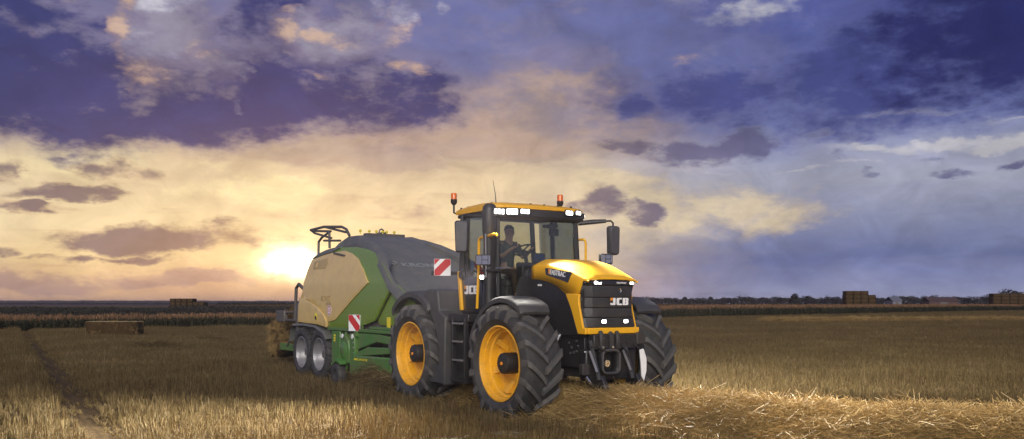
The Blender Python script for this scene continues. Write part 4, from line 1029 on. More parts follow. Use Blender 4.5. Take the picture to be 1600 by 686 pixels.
# upper rear shoulder (grey strip above the cream panel)
surf_panel('shoulder_panel', PX([(490, 404), (499, 396.5), (512, 390.5), (524, 387), (533, 387), (522, 393), (505, 398.5)]), 0.035, 0.03, 'coverg', -1)
x0 = -5.35; z0 = cover_z(x0)
dirx = Vector((0.84, 0, -0.54))
lettering('baler', B, 'ghost', (-5.30, -0.62, cover_z(-5.30) + 0.012), (0, 1, 0), (-0.5, 0, 0.30), 0.95, 0.17)
mb = MB(); cc = Vector((-5.35, -0.83, cover_z(-5.35) + 0.012)); U = Vector((-0.5, 0, 0.30)).normalized()
for q_ in (-0.05, 0.05):
    mb.tube([cc + Vector((0, 1, 0)) * (q_ + 0.06 * math.cos(a)) + U * (0.09 + 0.06 * math.sin(a)) for a in [2 * PI * k / 14 for k in range(14)]], 0.012, 5, closed=True)
mb.build('emblem', 'ghost', B)
# top: hose strip with knobs and a loop handle
MB().box(-7.75, -7.55, -0.5, 0.52, 3.36, 3.44).build('hose_strip', 'railgrey', B, bevel=0.01)
for px in (563, 577, 588, 598, 604, 616):
    y, z = yz_at(px, 366, -7.65)
    k = MB().tube([(-7.65, y, 3.42), (-7.65, y, 3.47)], 0.016, 6).build('grease_nipple', 'label_yellow', B)
    MB().lathe([(0.0, 0.0), (0.035, 0.02), (0.035, 0.05), (0.0, 0.07)], (-7.65, y, 3.46), 10, 'z').build('knob', 'label_yellow', k)
y, z = yz_at(596, 364, -7.65)
MB().tube([(-7.65, y - 0.06, 3.42), (-7.65, y - 0.05, 3.53), (-7.65, y, 3.56), (-7.65, y + 0.05, 3.53), (-7.65, y + 0.06, 3.42)], 0.02, 6).build('lift_loop', 'railgrey', B)
# rear platform rails
def PY(px, py, y): return on(px, py, lambda z: -y)
def P3(px, py, y):
    x, z = PY(px, py, y); return (x, y, z)
ra = -0.75; rb = 0.15
mb = MB()
mb.tube([P3(546, 368, ra), P3(541, 358, ra), P3(534, 354.5, ra), P3(506, 354.5, ra), P3(485.5, 359.5, ra), P3(492, 364.5, ra)], 0.035, 6)
mb.tube([P3(492, 364.5, ra), P3(518, 372, ra)], 0.03, 6)
mb.tube([P3(485.5, 360, ra), P3(494, 361, ra), P3(517, 361.5, ra)], 0.03, 6)
mb.tube([P3(509, 355, ra), P3(541, 363, ra)], 0.03, 6)
mb.tube([P3(514.5, 361.5, ra), P3(515, 388, ra)], 0.032, 6)
mb.tube([P3(514, 363, ra), P3(503, 371, ra), P3(498, 378, ra), P3(497.5, 400, ra)], 0.032, 6)
mb.tube([P3(506, 376, ra), P3(532, 376, ra)], 0.028, 6)
mb.build('platform_rail', 'railgrey', B)
mb = MB()
sh_ = [(-9.9, 3.52), (-9.2, 3.58), (-8.7, 3.55)]
mb.tube([(x, 0.55, z) for x, z in sh_], 0.03, 6); mb.tube([(-9.9, 0.55, 3.52), (-9.9, 0.55, 2.7)], 0.03, 6); mb.tube([(-8.8, 0.55, 3.55), (-8.7, 0.55, 3.0)], 0.03, 6)
mb.build('platform_rail', 'railgrey', B)
# rear frame posts, ladder, lamp carrier
for sd in (-1, 1):
    y = sd * 1.20
    MB().tube([P3(461, 500, -1.2)[0:1] + (y,) + P3(461, 500, -1.2)[2:], (P3(463, 450, -1.2)[0], y, P3(463, 450, -1.2)[2]), (P3(467, 444, -1.2)[0], y, P3(467, 444, -1.2)[2]), (-9.75, y, 2.05)], 0.045, 8).build('rear_post', 'railgrey', B)
    MB().box(-10.25, -10.05, y - 0.12, y + 0.12, 1.0, 1.75).build('rear_frame', 'railgrey', B, bevel=0.02)
x, z = PY(441, 494, -1.05)
MB().box(x - 0.35, x + 0.35, -1.12, -1.0, z - 0.16, z + 0.16).build('tail_lamp_box', 'railgrey', B, bevel=0.03)
MB().tube([(x + 0.3, -1.05, z + 0.1), (-10.2, -1.1, z + 0.15)], 0.03, 6).build('lamp_carrier', 'railgrey', B)
MB().tube([(x + 0.3, -1.05, z - 0.1), (-10.2, -1.1, z - 0.1)], 0.03, 6).build('lamp_carrier', 'railgrey', B)
mb = MB(); mb.tube([(-10.6, -0.95, 1.7), (-12.0, -0.95, 0.55)], 0.03, 6); mb.tube([(-10.6, 0.95, 1.7), (-12.0, 0.95, 0.55)], 0.03, 6)
mb.build('chute_chain', 'railgrey', B)
# bale chute
MB().box(-13.2, -10.2, -0.70, 0.70, 0.42, 0.50).build('bale_chute', 'pickgreen', B, bevel=0.02)
MB().box(-13.2, -10.2, -0.76, -0.70, 0.40, 0.60).build('chute_side', 'pickgreen', B, bevel=0.01)
# bale chamber
MB().box(-10.4, -4.6, -0.62, 0.62, 0.95, 1.9).build('bale_chamber', 'pickgreen', B, bevel=0.02)
# chassis + tandem wheels
MB().box(-10.3, -4.2, -0.95, 0.95, 0.80, 1.02).build('chassis', 'railgrey', B, bevel=0.02)
bw_proto = None
WX = (-9.80, -8.56)
for x in WX:
    for sd in (-1, 1):
        w = empty('wheel', (x - BO[0], sd * 1.06, 0.50 + GZ), 0, B); w['_off'] = (0, 0, GZ)
        tyre_mesh(0.655, 0.40, 0.56, 22, 0.028, 14, 0.055).build('tyre', 'rubber', w, smooth=30)
        pr = [(0.40, -0.24), (0.405, -0.255), (0.385, -0.26), (0.37, -0.22), (0.355, -0.18), (0.34, -0.05), (0.30, 0.0), (0.22, -0.03), (0.17, -0.06), (0.10, -0.07), (0.0, -0.08)]
        MB().lathe(pr, (0, 0, 0), 40, 'y', -sd).build('rim', 'silver', w)
        MB().lathe([(0.11, -0.06), (0.10, -0.14), (0, -0.15)], (0, 0, 0), 16, 'y', -sd).build('hub', 'railgrey', w)
for sd in (-1, 1):
    pts = [(-10.55, 0.78), (-10.50, 1.05), (-10.35, 1.20), (-9.5, 1.22), (-8.7, 1.19), (-8.15, 1.06), (-7.95, 0.92)]
    secs = [[(x, sd * 1.38, z - 0.03), (x, sd * 1.36, z + 0.02), (x, sd * 1.0, z + 0.04), (x, sd * 0.78, z + 0.03), (x, sd * 0.78, z), (x, sd * 1.34, z - 0.02)] for x, z in pts]
    MB().loft(secs, cap=True, ring=True).build('mudguard', 'coverg', B, smooth=50)
for x in WX: MB().tube([(x, -0.9, 0.5), (x, 0.9, 0.5)], 0.07, 10).build('axle', 'iron', B)
# side frame above the pick-up, board, yellow stickers
MB().box(-7.95, -4.20, -1.33, -1.22, 1.115, 1.185).build('side_rail', 'pickgreen', B, bevel=0.012)
MB().box(-7.95, -4.20, 1.22, 1.33, 1.115, 1.185).build('side_rail', 'pickgreen', B, bevel=0.012)
MB().box(-7.72, -7.20, -1.32, -1.18, 0.36, 1.11).build('tool_box', 'pickgreen', B, bevel=0.025)
for dz in (0.86, 0.92, 0.98):
    MB().box(-7.56, -7.47, -1.326, -1.318, dz, dz + 0.045).build('sticker', 'label_yellow', B)
c0 = PX([(558.5, 504.5)])[0]
board((c0[0], -1.375, c0[1] + 0.0), (0.35, -0.94), 0.36, B, -1)
MB().box(c0[0] - 0.05, c0[0] + 0.05, -1.36, -1.28, c0[1] - 0.3, c0[1] + 0.1).build('board_bracket', 'pickgreen', B)
c0 = PX([(604, 504)])[0]
MB().box(c0[0] - 0.07, c0[0] + 0.07, -1.262, -1.245, c0[1] - 0.11, c0[1] + 0.11).build('warning_sticker', 'label_yellow', B)
MB().tube([(-6.0, -1.27, 1.18), (-5.95, -1.28, 1.32), (-5.98, -1.27, 1.38)], 0.03, 6).build('hose_joint', 'pickgreen', B)
MB().box(-5.55, -4.3, -1.30, -1.1, 1.19, 1.25).build('foot_plate', 'pickgreen', B, bevel=0.01)
# pick-up: side shield, drum with tines, wind guard, gauge wheel
secs = []
MB().prism([(-7.10, 0.98), (-6.85, 1.05), (-6.62, 0.92), (-6.55, 0.65), (-6.60, 0.40), (-6.85, 0.35), (-7.08, 0.55)], -1.36, -1.20).build('gear_housing', 'pickgreen', B, bevel=0.03)
MB().lathe([(0, -0.05), (0.16, -0.05), (0.21, -0.02), (0.22, 0.04)], (-6.86, -1.34, 0.68), 20).build('drive_cover', 'pickgreen', B)
MB().lathe([(0, -0.015), (0.05, -0.015), (0.055, 0)], (-6.86, -1.39, 1.01), 12).build('reflector', 'white', B)
MB().lathe([(0, -0.015), (0.05, -0.015), (0.055, 0)], (-6.28, -1.39, 1.01), 12).build('reflector', 'white', B)
MB().prism([(-6.50, 1.08), (-6.25, 1.08), (-6.20, 0.70), (-6.26, 0.28), (-6.36, 0.12), (-6.50, 0.2)], -1.37, -1.27).build('pickup_side_plate', 'pickgreen', B, bevel=0.015)
for k in range(7):
    MB().lathe([(0, -0.012), (0.016, -0.012), (0.02, 0)], (-6.30 + 0.012 * k, -1.372, 0.98 - 0.11 * k), 8).build('bolt', 'steel', B)
MB().prism([(-6.20, 1.10), (-5.2, 1.10), (-4.3, 1.04), (-4.3, 0.88), (-5.2, 0.92), (-6.20, 0.72)], -1.30, -1.22).build('upper_shield', 'pickgreen', B, bevel=0.02)
MB().prism([(-6.20, 0.66), (-5.6, 0.80), (-4.3, 0.84), (-4.3, 0.72), (-6.20, 0.58)], -1.34, -1.24).build('shield_rib', 'pickgreen', B, bevel=0.015)
MB().prism([(-6.20, 0.60), (-4.3, 0.64), (-4.2, 0.40), (-4.35, 0.24), (-6.20, 0.20)], -1.42, -1.30).build('lower_shield', 'pickgreen', B, bevel=0.03)
MB().box(-6.20, -4.25, -1.445, -1.42, 0.20, 0.245).build('shield_lip', 'pickgreen', B, bevel=0.006)
lettering('type', B, 'label_yellow', (-6.12, -1.422, 0.50), (1, 0, 0.01), (0, 0, 1), 0.75, 0.05)
MB().tube([(-5.4, -1.2, 0.28), (-5.4, 1.2, 0.28)], 0.20, 20).build('pickup_drum', 'iron', B)
mb = MB(); rnd = random.Random(5)
for j in range(5):
    a0 = 2 * PI * j / 5
    for k in range(30):
        y = -1.18 + 2.36 * k / 29; a = a0 + 0.25 * (k % 2)
        mb.tube([(-5.4 + 0.19 * math.cos(a), y, 0.28 + 0.19 * math.sin(a)), (-5.4 + 0.36 * math.cos(a - 0.25), y, 0.28 + 0.36 * math.sin(a - 0.25))], 0.008, 4)
tag(mb.build('pickup_tines', 'iron', B), kind='stuff')
MB().tube([(-5.0, -1.25, 0.72), (-5.0, 1.25, 0.72)], 0.08, 12).build('crop_roller', 'pickgreen', B)
w = empty('gauge_wheel', (-7.02 - BO[0], -1.42, 0.12 + GZ), 0, B); w['_off'] = (0, 0, GZ)
MB().lathe([(0.13, -0.09), (0.20, -0.105), (0.25, -0.09), (0.265, -0.04), (0.265, 0.04), (0.25, 0.09), (0.20, 0.105), (0.13, 0.09)], (0, 0, 0), 32).build('tyre', 'rubber', w)
MB().lathe([(0, -0.05), (0.08, -0.05), (0.12, -0.08), (0.14, -0.09), (0.14, 0.09), (0, 0.05)], (0, 0, 0), 24).build('rim', 'iron', w)
MB().prism([(-7.12, 0.12), (-6.92, 0.12), (-6.70, 0.55), (-6.85, 0.60)], -1.31, -1.26).build('gauge_wheel_arm', 'pickgreen', B, bevel=0.01)
MB().prism([(-7.28, 0.30), (-7.0, 0.42), (-6.75, 0.36), (-6.75, 0.44), (-7.0, 0.50), (-7.30, 0.36)], -1.50, -1.30).build('wheel_guard', 'pickgreen', B, bevel=0.012)
MB().tube([(-6.95, -1.25, 1.10), (-6.98, -1.3, 0.80), (-7.05, -1.3, 0.50)], 0.04, 8).build('lift_ram', 'pickgreen', B)
# drawbar to the tractor
MB().tube([(-5.2, 0, 1.1), (-4.55, 0, 0.9), (-4.1, 0, 0.6)], [0.2, 0.16, 0.1], 10).build('drawbar', 'pickgreen', B)
MB().tube([(-4.9, 0, 1.0), (-3.95, 0, 0.85)], 0.07, 10).build('drive_shaft', 'black', B)

# ================================================================== FIELD
def world_obj(name, vs, fs, mat, smooth=0):
    me = bpy.data.meshes.new(name); me.from_pydata(vs, [], fs)
    return finish(name, me, mat, None, smooth=smooth)
# rut of an old wheel track, parallel to the tractor's course
TR0 = field_at(166, 686, 0.05); TR1 = field_at(62, 548, 0.05)
trd = Vector((TR1[0] - TR0[0], TR1[1] - TR0[1])).normalized()
def track_dist(x, y):
    return (x - TR0[0]) * trd.y - (y - TR0[1]) * trd.x       # >0: right of the track
# soil: one sheet to the horizon, stubble colour taking over in the distance
m, g, b = newmat('stubble_soil')
P = g.node('ShaderNodeNewGeometry').outputs['Position']
rot = g.node('ShaderNodeVectorRotate', rotation_type='Z_AXIS'); g.l.new(P, rot.inputs[0]); rot.inputs['Angle'].default_value = -HEAD
rx, ry, rz = g.sep(rot.outputs[0])
rows = g.math('SINE', g.math('MULTIPLY', g.math('ADD', ry, g.math('MULTIPLY', g.noise(P, 0.3, 2), 0.25)), 2 * PI / 0.25))
pass_ = g.math('SINE', g.math('MULTIPLY', g.math('ADD', ry, g.math('MULTIPLY', g.noise(P, 0.08, 3), 1.5)), 2 * PI / 6.0))
fine_ = g.noise(P, 14.0, 8, 0.7); mid_ = g.noise(g.vmath('MULTIPLY', rot.outputs[0], (0.25, 1.0, 1.0)), 0.9, 6, 0.65); big_ = g.noise(P, 0.035, 5, 0.6)
f1 = g.math('ADD', g.math('MULTIPLY', fine_, 0.55), g.math('MULTIPLY', mid_, 0.45))
c = g.ramp(f1, [(0.30, (0.030, 0.021, 0.012, 1)), (0.48, (0.070, 0.046, 0.023, 1)), (0.60, (0.125, 0.083, 0.038, 1)), (0.75, (0.22, 0.15, 0.07, 1))])
c = g.mix(g.math('MULTIPLY', g.ss(rows, 0.1, 0.9), 0.35), c, (0.13, 0.088, 0.040, 1))
c = g.mix(g.math('MULTIPLY', g.ss(pass_, 0.3, 1.0), 0.30), c, (0.050, 0.036, 0.018, 1))
c = g.mix(g.math('MULTIPLY', g.ss(big_, 0.45, 0.65), 0.45), c, (0.085, 0.072, 0.024, 1))
g.l.new(c, b.inputs['Base Color']); setp(b, Roughness=0.95, Specular_IOR_Level=0.1)
bn = g.node('ShaderNodeBump'); bn.inputs['Strength'].default_value = 1.0; bn.inputs['Distance'].default_value = 0.10
g.l.new(g.math('ADD', f1, g.math('MULTIPLY', rows, 0.05)), bn.inputs['Height']); g.l.new(bn.outputs[0], b.inputs['Normal'])
M['soil'] = m
vs = []; fs = []
xs_ = [-6000, -2500, -900, -300, -120] + [-60 + 1.5 * i for i in range(81)] + [120, 300, 900, 2500, 6000]
ys_ = [-6000, -2000, -500, -100, -20] + [0.0 + 1.0 * i for i in range(90)] + [100, 130, 180, 260, 400, 700, 1200, 2500, 6000]
for yy in ys_:
    for xx in xs_:
        zz = 0.0
        if 5 < yy < 85 and abs(xx) < 58:
            zz = 0.05 * (noise.noise((xx * 0.12, yy * 0.12, 0)) + 0.4 * noise.noise((xx * 0.5, yy * 0.5, 3)))
            zz *= min(1, max(0, (math.hypot(*[a - b_ for a, b_ in zip((xx, yy), (-0.5, 17))]) - 6) / 6))
        vs.append((xx, yy, zz))
nx_ = len(xs_)
for j in range(len(ys_) - 1):
    for i in range(nx_ - 1): fs.append((j * nx_ + i, j * nx_ + i + 1, (j + 1) * nx_ + i + 1, (j + 1) * nx_ + i))
tag(world_obj('ground', vs, fs, 'soil', 60), kind='structure')

# ---- scattering with geometry nodes: points carry rotation, scale and which clump to use
def clump_collection(name, meshes, mat):
    c_ = bpy.data.collections.new(name)
    for i, (v, f) in enumerate(meshes):
        me = bpy.data.meshes.new(name); me.from_pydata(v, [], f)
        for mm in (mat if isinstance(mat, (list, tuple)) else [mat]): me.materials.append(M[mm])
        c_.objects.link(bpy.data.objects.new('%s_%02d' % (name, i), me))
    return c_
def scatter(name, pts, rots, scales, idx, coll):
    me = bpy.data.meshes.new(name); n = len(pts)
    me.from_pydata([tuple(p) for p in pts], [], [])
    a = me.attributes.new('rot', 'FLOAT_VECTOR', 'POINT'); a.data.foreach_set('vector', np.array(rots, dtype=np.float32).ravel())
    a = me.attributes.new('siz', 'FLOAT_VECTOR', 'POINT'); a.data.foreach_set('vector', np.array(scales, dtype=np.float32).ravel())
    a = me.attributes.new('pick', 'INT', 'POINT'); a.data.foreach_set('value', np.array(idx, dtype=np.int32))
    o = bpy.data.objects.new(name, me); COL.objects.link(o)
    nt = bpy.data.node_groups.new(name, 'GeometryNodeTree')
    nt.interface.new_socket('Geometry', in_out='INPUT', socket_type='NodeSocketGeometry'); nt.interface.new_socket('Geometry', in_out='OUTPUT', socket_type='NodeSocketGeometry')
    gi = nt.nodes.new('NodeGroupInput'); go = nt.nodes.new('NodeGroupOutput')
    ip = nt.nodes.new('GeometryNodeInstanceOnPoints'); ci = nt.nodes.new('GeometryNodeCollectionInfo')
    ci.inputs[0].default_value = coll; ci.inputs['Separate Children'].default_value = True; ci.inputs['Reset Children'].default_value = True
    def attr(nm, dt):
        n_ = nt.nodes.new('GeometryNodeInputNamedAttribute'); n_.data_type = dt; n_.inputs[0].default_value = nm; return n_.outputs[0]
    nt.links.new(gi.outputs[0], ip.inputs['Points']); nt.links.new(ci.outputs[0], ip.inputs['Instance'])
    ip.inputs['Pick Instance'].default_value = True
    nt.links.new(attr('pick', 'INT'), ip.inputs['Instance Index']); nt.links.new(attr('siz', 'FLOAT_VECTOR'), ip.inputs['Scale'])
    e2r = nt.nodes.new('FunctionNodeEulerToRotation'); nt.links.new(attr('rot', 'FLOAT_VECTOR'), e2r.inputs[0]); nt.links.new(e2r.outputs[0], ip.inputs['Rotation'])
    nt.links.new(ip.outputs[0], go.inputs[0])
    md = o.modifiers.new('scatter', 'NODES'); md.node_group = nt
    return o
def stalk(v, f, p, d_, L, w, rnd, bend=0.0):
    """three-sided straw from p along d_"""
    d_ = Vector(d_).normalized(); p = Vector(p)
    a = d_.orthogonal().normalized(); b_ = d_.cross(a); k = len(v); off = rnd.uniform(0, 6.3)
    n = 2 if not bend else 3
    for i in range(n):
        t = i / (n - 1); c_ = p + d_ * (L * t) + Vector((0, 0, -bend * L * t * t))
        for j in range(3):
            an = off + j * 2.0944; v.append(tuple(c_ + (a * math.cos(an) + b_ * math.sin(an)) * w * (1 - 0.25 * t)))
    for i in range(n - 1):
        for j in range(3): f.append((k + i * 3 + j, k + i * 3 + (j + 1) % 3, k + i * 3 + 3 + (j + 1) % 3, k + i * 3 + 3 + j))
    f.append((k + (n - 1) * 3, k + (n - 1) * 3 + 1, k + (n - 1) * 3 + 2))
rnd = random.Random(11)
ROW = 0.125; PL, PW = 0.5, 0.25
variants = []
for q_ in range(7):
    v, f = [], []
    for r_ in range(2):
        for k in range(34):
            x = rnd.uniform(-PL / 2, PL / 2); y = (r_ - 0.5) * ROW + rnd.gauss(0, 0.018)
            h_ = rnd.uniform(0.08, 0.20) * (1.0 if rnd.random() < 0.88 else 1.4)
            stalk(v, f, (x, y, -0.03), (rnd.gauss(0, 0.13), rnd.gauss(0, 0.13), 1), h_ + 0.03, rnd.uniform(0.0026, 0.0044), rnd)
    for k in range(7):
        a = rnd.uniform(0, 6.3); stalk(v, f, (rnd.uniform(-0.25, 0.25), rnd.uniform(-0.12, 0.12), rnd.uniform(0.005, 0.06)), (math.cos(a), math.sin(a), rnd.uniform(-0.1, 0.3)), rnd.uniform(0.08, 0.2), 0.0025, rnd)
    variants.append((v, f))
stub_c = clump_collection('stubble_clump', variants, 'stubble')
# swath of loose straw in front of the tractor
SW = [to_world(-5.6, 0), to_world(-3.0, 0), to_world(-0.2, 0.0), (1.75, 13.5), (2.7, 12.75), (4.0, 12.2), (5.6, 11.75), (7.6, 11.3), (10.0, 10.9)]
def swath(x, y):
    """distance from the swath's middle line, and position along it"""
    best = 9e9; bt = 0
    for i in range(len(SW) - 1):
        ax, ay = SW[i]; bx, by = SW[i + 1]; L2 = (bx - ax) ** 2 + (by - ay) ** 2
        t = max(0, min(1, ((x - ax) * (bx - ax) + (y - ay) * (by - ay)) / L2))
        d_ = math.hypot(x - ax - t * (bx - ax), y - ay - t * (by - ay))
        if d_ < best: best = d_; bt = i + t
    return best, bt
def swath_h(x, y):
    d_, t = swath(x, y)
    hw = 0.95 + 0.12 * math.sin(t * 5.1); hh = 0.40 + 0.06 * noise.noise((x * 1.3, y * 1.3, 5))
    if t > 4.5: hh *= 1.0 - 0.10 * min(1, (t - 4.5))
    if d_ > hw: return 0.0
    return hh * (1 - (d_ / hw) ** 2) ** 0.8 + 0.035 * noise.noise((x * 4, y * 4, 1))
EDGE = [(-130, 8), (-75, 34), (-33, 58), (-18, 67), (5, 92), (30, 122), (110, 205), (260, 330), (520, 520)]
def edge_y(x):
    for (a, b_), (c_, d_) in zip(EDGE, EDGE[1:]):
        if a <= x <= c_: return b_ + (d_ - b_) * (x - a) / (c_ - a)
    return 5
pts, rots, scs, idx = [], [], [], []
hx, hy = HX; lx, ly = LX
import itertools
umin, umax = -110, 25; wmin, wmax = -95, 75
WT = 0
nU = int((umax - umin) / PL); nW = int((wmax - wmin) / PW)
ug = umin + (np.arange(nU) + 0.5) * PL; wg = wmin + (np.arange(nW) + 0.5) * PW
UU, WW = np.meshgrid(ug, wg, indexing='ij')
XX = FRONT[0] + UU * hx + WW * lx; YY = FRONT[1] + UU * hy + WW * ly
keep = (YY > 8.5) & (YY < 78) & (np.abs(XX) < 0.66 * YY + 2.0)
rs = np.random.RandomState(4)
keep &= rs.rand(*YY.shape) < np.clip(1.25 - (YY - 30) / 60.0, 0.35, 1.0)
XX = XX[keep]; YY = YY[keep]
XX = XX + rs.uniform(-0.08, 0.08, XX.shape) * hx; YY = YY + rs.uniform(-0.08, 0.08, YY.shape) * hy
for x, y in zip(XX.tolist(), YY.tolist()):
    td = track_dist(x, y)
    if abs(td) < 0.30 and rnd.random() > (abs(td) - 0.04) / 0.22: continue
    sc_h = max(0.35, min(1.0, (abs(td) - 0.05) / 0.45))
    if -1.1 < td < -0.45: sc_h = 1.3
    if swath_h(x, y) > 0.14 or y > edge_y(x) + 1: continue
    nz = noise.noise((x * 0.35, y * 0.35, 9)) ; sc_h *= 1.0 + 0.35 * nz
    if y > 40: sc_h *= 1.0 + (y - 40) / 90
    lean = (rnd.gauss(0, 0.06), rnd.gauss(0, 0.06))
    fl = PI if rnd.random() < 0.5 else 0
    pts.append((x, y, 0.0)); rots.append((lean[0], lean[1], HEAD + fl)); w_ = 1.0 + max(0, (y - 25) / 40); scs.append((1.0, w_ if y > 40 else 1.0, sc_h)); idx.append(rnd.randrange(7))
for y0_, y1_, cell in ((74, 120, 1.1), (120, 240, 1.9)):
    nx = int(y1_ * 1.5 / cell); ny = int((y1_ - y0_) / cell)
    for i in range(nx):
        for j in range(ny):
            x = (i - nx / 2 + rnd.uniform(-.5, .5)) * cell; y = y0_ + (j + rnd.uniform(-.5, .5)) * cell
            if abs(x) > 0.66 * y + 2 or y > edge_y(x) + 2: continue
            pts.append((x, y, 0)); rots.append((0, 0, HEAD + rnd.uniform(-0.2, 0.2))); scs.append((cell / 0.42, cell / 0.42, 1.2 + 0.4 * noise.noise((x * 0.1, y * 0.1, 9)))); idx.append(rnd.randrange(7))
tag(scatter('stubble', pts, rots, scs, idx, stub_c), 'short cut pale straw stubble standing in rows across the field', 'stubble', kind='stuff')
NST = len(pts)
# swath: a mound with loose straw all over it
vs, fs = [], []
N_ = 230; M_ = 26
cx_, cy_ = [], []
for i in range(N_ + 1):
    t = i / N_ * (len(SW) - 1); k = min(int(t), len(SW) - 2); fr_ = t - k
    a, b_ = Vector(SW[k]), Vector(SW[k + 1]); p = a.lerp(b_, fr_)
    dv = (Vector(SW[min(k + 1, len(SW) - 1)]) - Vector(SW[max(k, 0)])).normalized(); nv = Vector((-dv.y, dv.x))
    for j in range(M_ + 1):
        s = (j / M_ * 2 - 1) * 1.1; q_ = p + nv * s
        vs.append((q_.x, q_.y, swath_h(q_.x, q_.y) - 0.035))
for i in range(N_):
    for j in range(M_): fs.append((i * (M_ + 1) + j, i * (M_ + 1) + j + 1, (i + 1) * (M_ + 1) + j + 1, (i + 1) * (M_ + 1) + j))
m, g, b = newmat('straw_bed'); P = g.node('ShaderNodeNewGeometry').outputs['Position']
n1 = g.noise(g.vmath('MULTIPLY', P, (1, 1, 1)), 22, 6, 0.7)
g.l.new(g.ramp(n1, [(0.3, (0.05, 0.03, 0.012, 1)), (0.6, (0.20, 0.125, 0.045, 1))]), b.inputs['Base Color']); setp(b, Roughness=0.95, Specular_IOR_Level=0.1); M['strawbed'] = m
bed = world_obj('straw_swath', vs, fs, 'strawbed', 60)
tag(bed, 'thick windrow of loose golden straw running out ahead of the tractor', 'straw swath', kind='stuff')
variants = []
for q_ in range(8):
    v, f = [], []
    for k in range(46):
        a = rnd.uniform(0, 6.3); L_ = rnd.uniform(0.12, 0.42)
        dd = (math.cos(a), math.sin(a), rnd.gauss(0.10, 0.28))
        stalk(v, f, (rnd.gauss(0, 0.12) - dd[0] * L_ / 2, rnd.gauss(0, 0.12) - dd[1] * L_ / 2, rnd.uniform(-0.02, 0.06)), dd, L_, rnd.uniform(0.0018, 0.0034), rnd, bend=rnd.uniform(0, 0.35))
    variants.append((v, f))
straw_c = clump_collection('straw_clump', variants, 'straw'); dull_c = clump_collection('dull_straw_clump', variants, 'stubble')
pts, rots, scs, idx = [], [], [], []
for i in range(9000):
    t = rnd.uniform(0, len(SW) - 1) if rnd.random() < 0.35 else rnd.uniform(2.0, len(SW) - 1)
    k = min(int(t), len(SW) - 2); a, b_ = Vector(SW[k]), Vector(SW[k + 1]); p = a.lerp(b_, t - k)
    dv = (b_ - a).normalized(); nv = Vector((-dv.y, dv.x)); q_ = p + nv * rnd.gauss(0, 0.55)
    h_ = swath_h(q_.x, q_.y)
    if h_ <= 0 and rnd.random() < 0.72: continue
    pts.append((q_.x, q_.y, h_ + (0.0 if h_ > 0 else rnd.uniform(0.02, 0.10)))); rots.append((rnd.gauss(0, 0.25), rnd.gauss(0, 0.25), rnd.uniform(0, 6.3))); s = rnd.uniform(0.7, 1.2); scs.append((s, s, s)); idx.append(rnd.randrange(8))
ls = scatter('loose_straw', pts, rots, scs, idx, straw_c); ls.parent = bed; tag(ls, kind='stuff')
# heap of straw drawn into the pick-up behind the rear wheel + scattered straw over the field
pts, rots, scs, idx = [], [], [], []
for i in range(700):
    x = rnd.gauss(-5.0, 0.45); y = rnd.uniform(-1.5, -0.2); X_, Y_ = to_world(x, y)
    pts.append((X_, Y_, 0.15 + abs(rnd.gauss(0, 0.14)))); rots.append((rnd.gauss(0, 0.3), rnd.gauss(0, 0.3), rnd.uniform(0, 6.3))); scs.append((1.0, 1.0, 1.0)); idx.append(rnd.randrange(8))
for i in range(800):
    y = 10 + 46 * rnd.random() ** 1.1; x = rnd.uniform(-0.64, 0.64) * y
    if rnd.random() > 0.5 + noise.noise((x * 0.3, y * 0.15, 2)) or abs(track_dist(x, y)) < 0.6: continue
    pts.append((x, y, rnd.uniform(0.08, 0.14))); rots.append((0, 0, rnd.uniform(0, 6.3))); s = rnd.uniform(0.6, 1.0); scs.append((s, s, s * 0.5)); idx.append(rnd.randrange(8))
for (hpx, hpy, hr) in ((240, 543, 0.8), (330, 532, 0.5)):
    hx_, hy_ = field_at(hpx, hpy, 0.1)
    for i in range(90):
        a = rnd.uniform(0, 6.3); r_ = hr * rnd.random() ** 0.6; pts.append((hx_ + 1.6 * r_ * math.cos(a), hy_ + r_ * math.sin(a), 0.08 + 0.34 * hr * (1 - r_ / hr) * rnd.random())); rots.append((rnd.gauss(0, 0.3), rnd.gauss(0, 0.3), rnd.uniform(0, 6.3))); scs.append((1.3, 1.3, 1.1)); idx.append(rnd.randrange(8))
tag(scatter('scattered_straw', pts, rots, scs, idx, dull_c), 'loose bits of straw lying over the stubble', 'straw', kind='stuff')

FW = [(24, 84), (36, 88), (52, 91), (70, 96), (84, 99)]
vs, fs = [], []; n = 120
for i in range(n + 1):
    t = i / n * (len(FW) - 1); k = min(int(t), len(FW) - 2); p = Vector(FW[k]).lerp(Vector(FW[k + 1]), t - k)
    for j in range(9):
        u = j / 4 - 1; vs.append((p.x, p.y + u * 1.2, 0.42 * (1 - u * u) * (1 + 0.4 * noise.noise((p.x * 0.6, u, 2))) * min(1, i / 6, (n - i) / 6) - 0.01 + 0.05 * noise.noise((p.x * 3, u * 3, 0))))
for i in range(n):
    for j in range(8): fs.append((i * 9 + j, i * 9 + j + 1, (i + 1) * 9 + j + 1, (i + 1) * 9 + j))
fw = tag(world_obj('straw_swath', vs, fs, 'strawbed', 60), 'dark distant windrow of straw crossing the field at right', 'straw swath', kind='stuff')
pts, rots, scs, idx = [], [], [], []
for i in range(900):
    t = rnd.uniform(0, len(FW) - 1); k = min(int(t), len(FW) - 2); p = Vector(FW[k]).lerp(Vector(FW[k + 1]), t - k); u = rnd.gauss(0, 0.5)
    pts.append((p.x, p.y + u * 1.2, max(0.02, 0.40 * (1 - u * u)))); rots.append((rnd.gauss(0, 0.3), rnd.gauss(0, 0.3), rnd.uniform(0, 6.3))); scs.append((1.6, 1.6, 1.3)); idx.append(rnd.randrange(8))
o = scatter('loose_straw', pts, rots, scs, idx, straw_c); o.parent = fw; tag(o, kind='stuff')

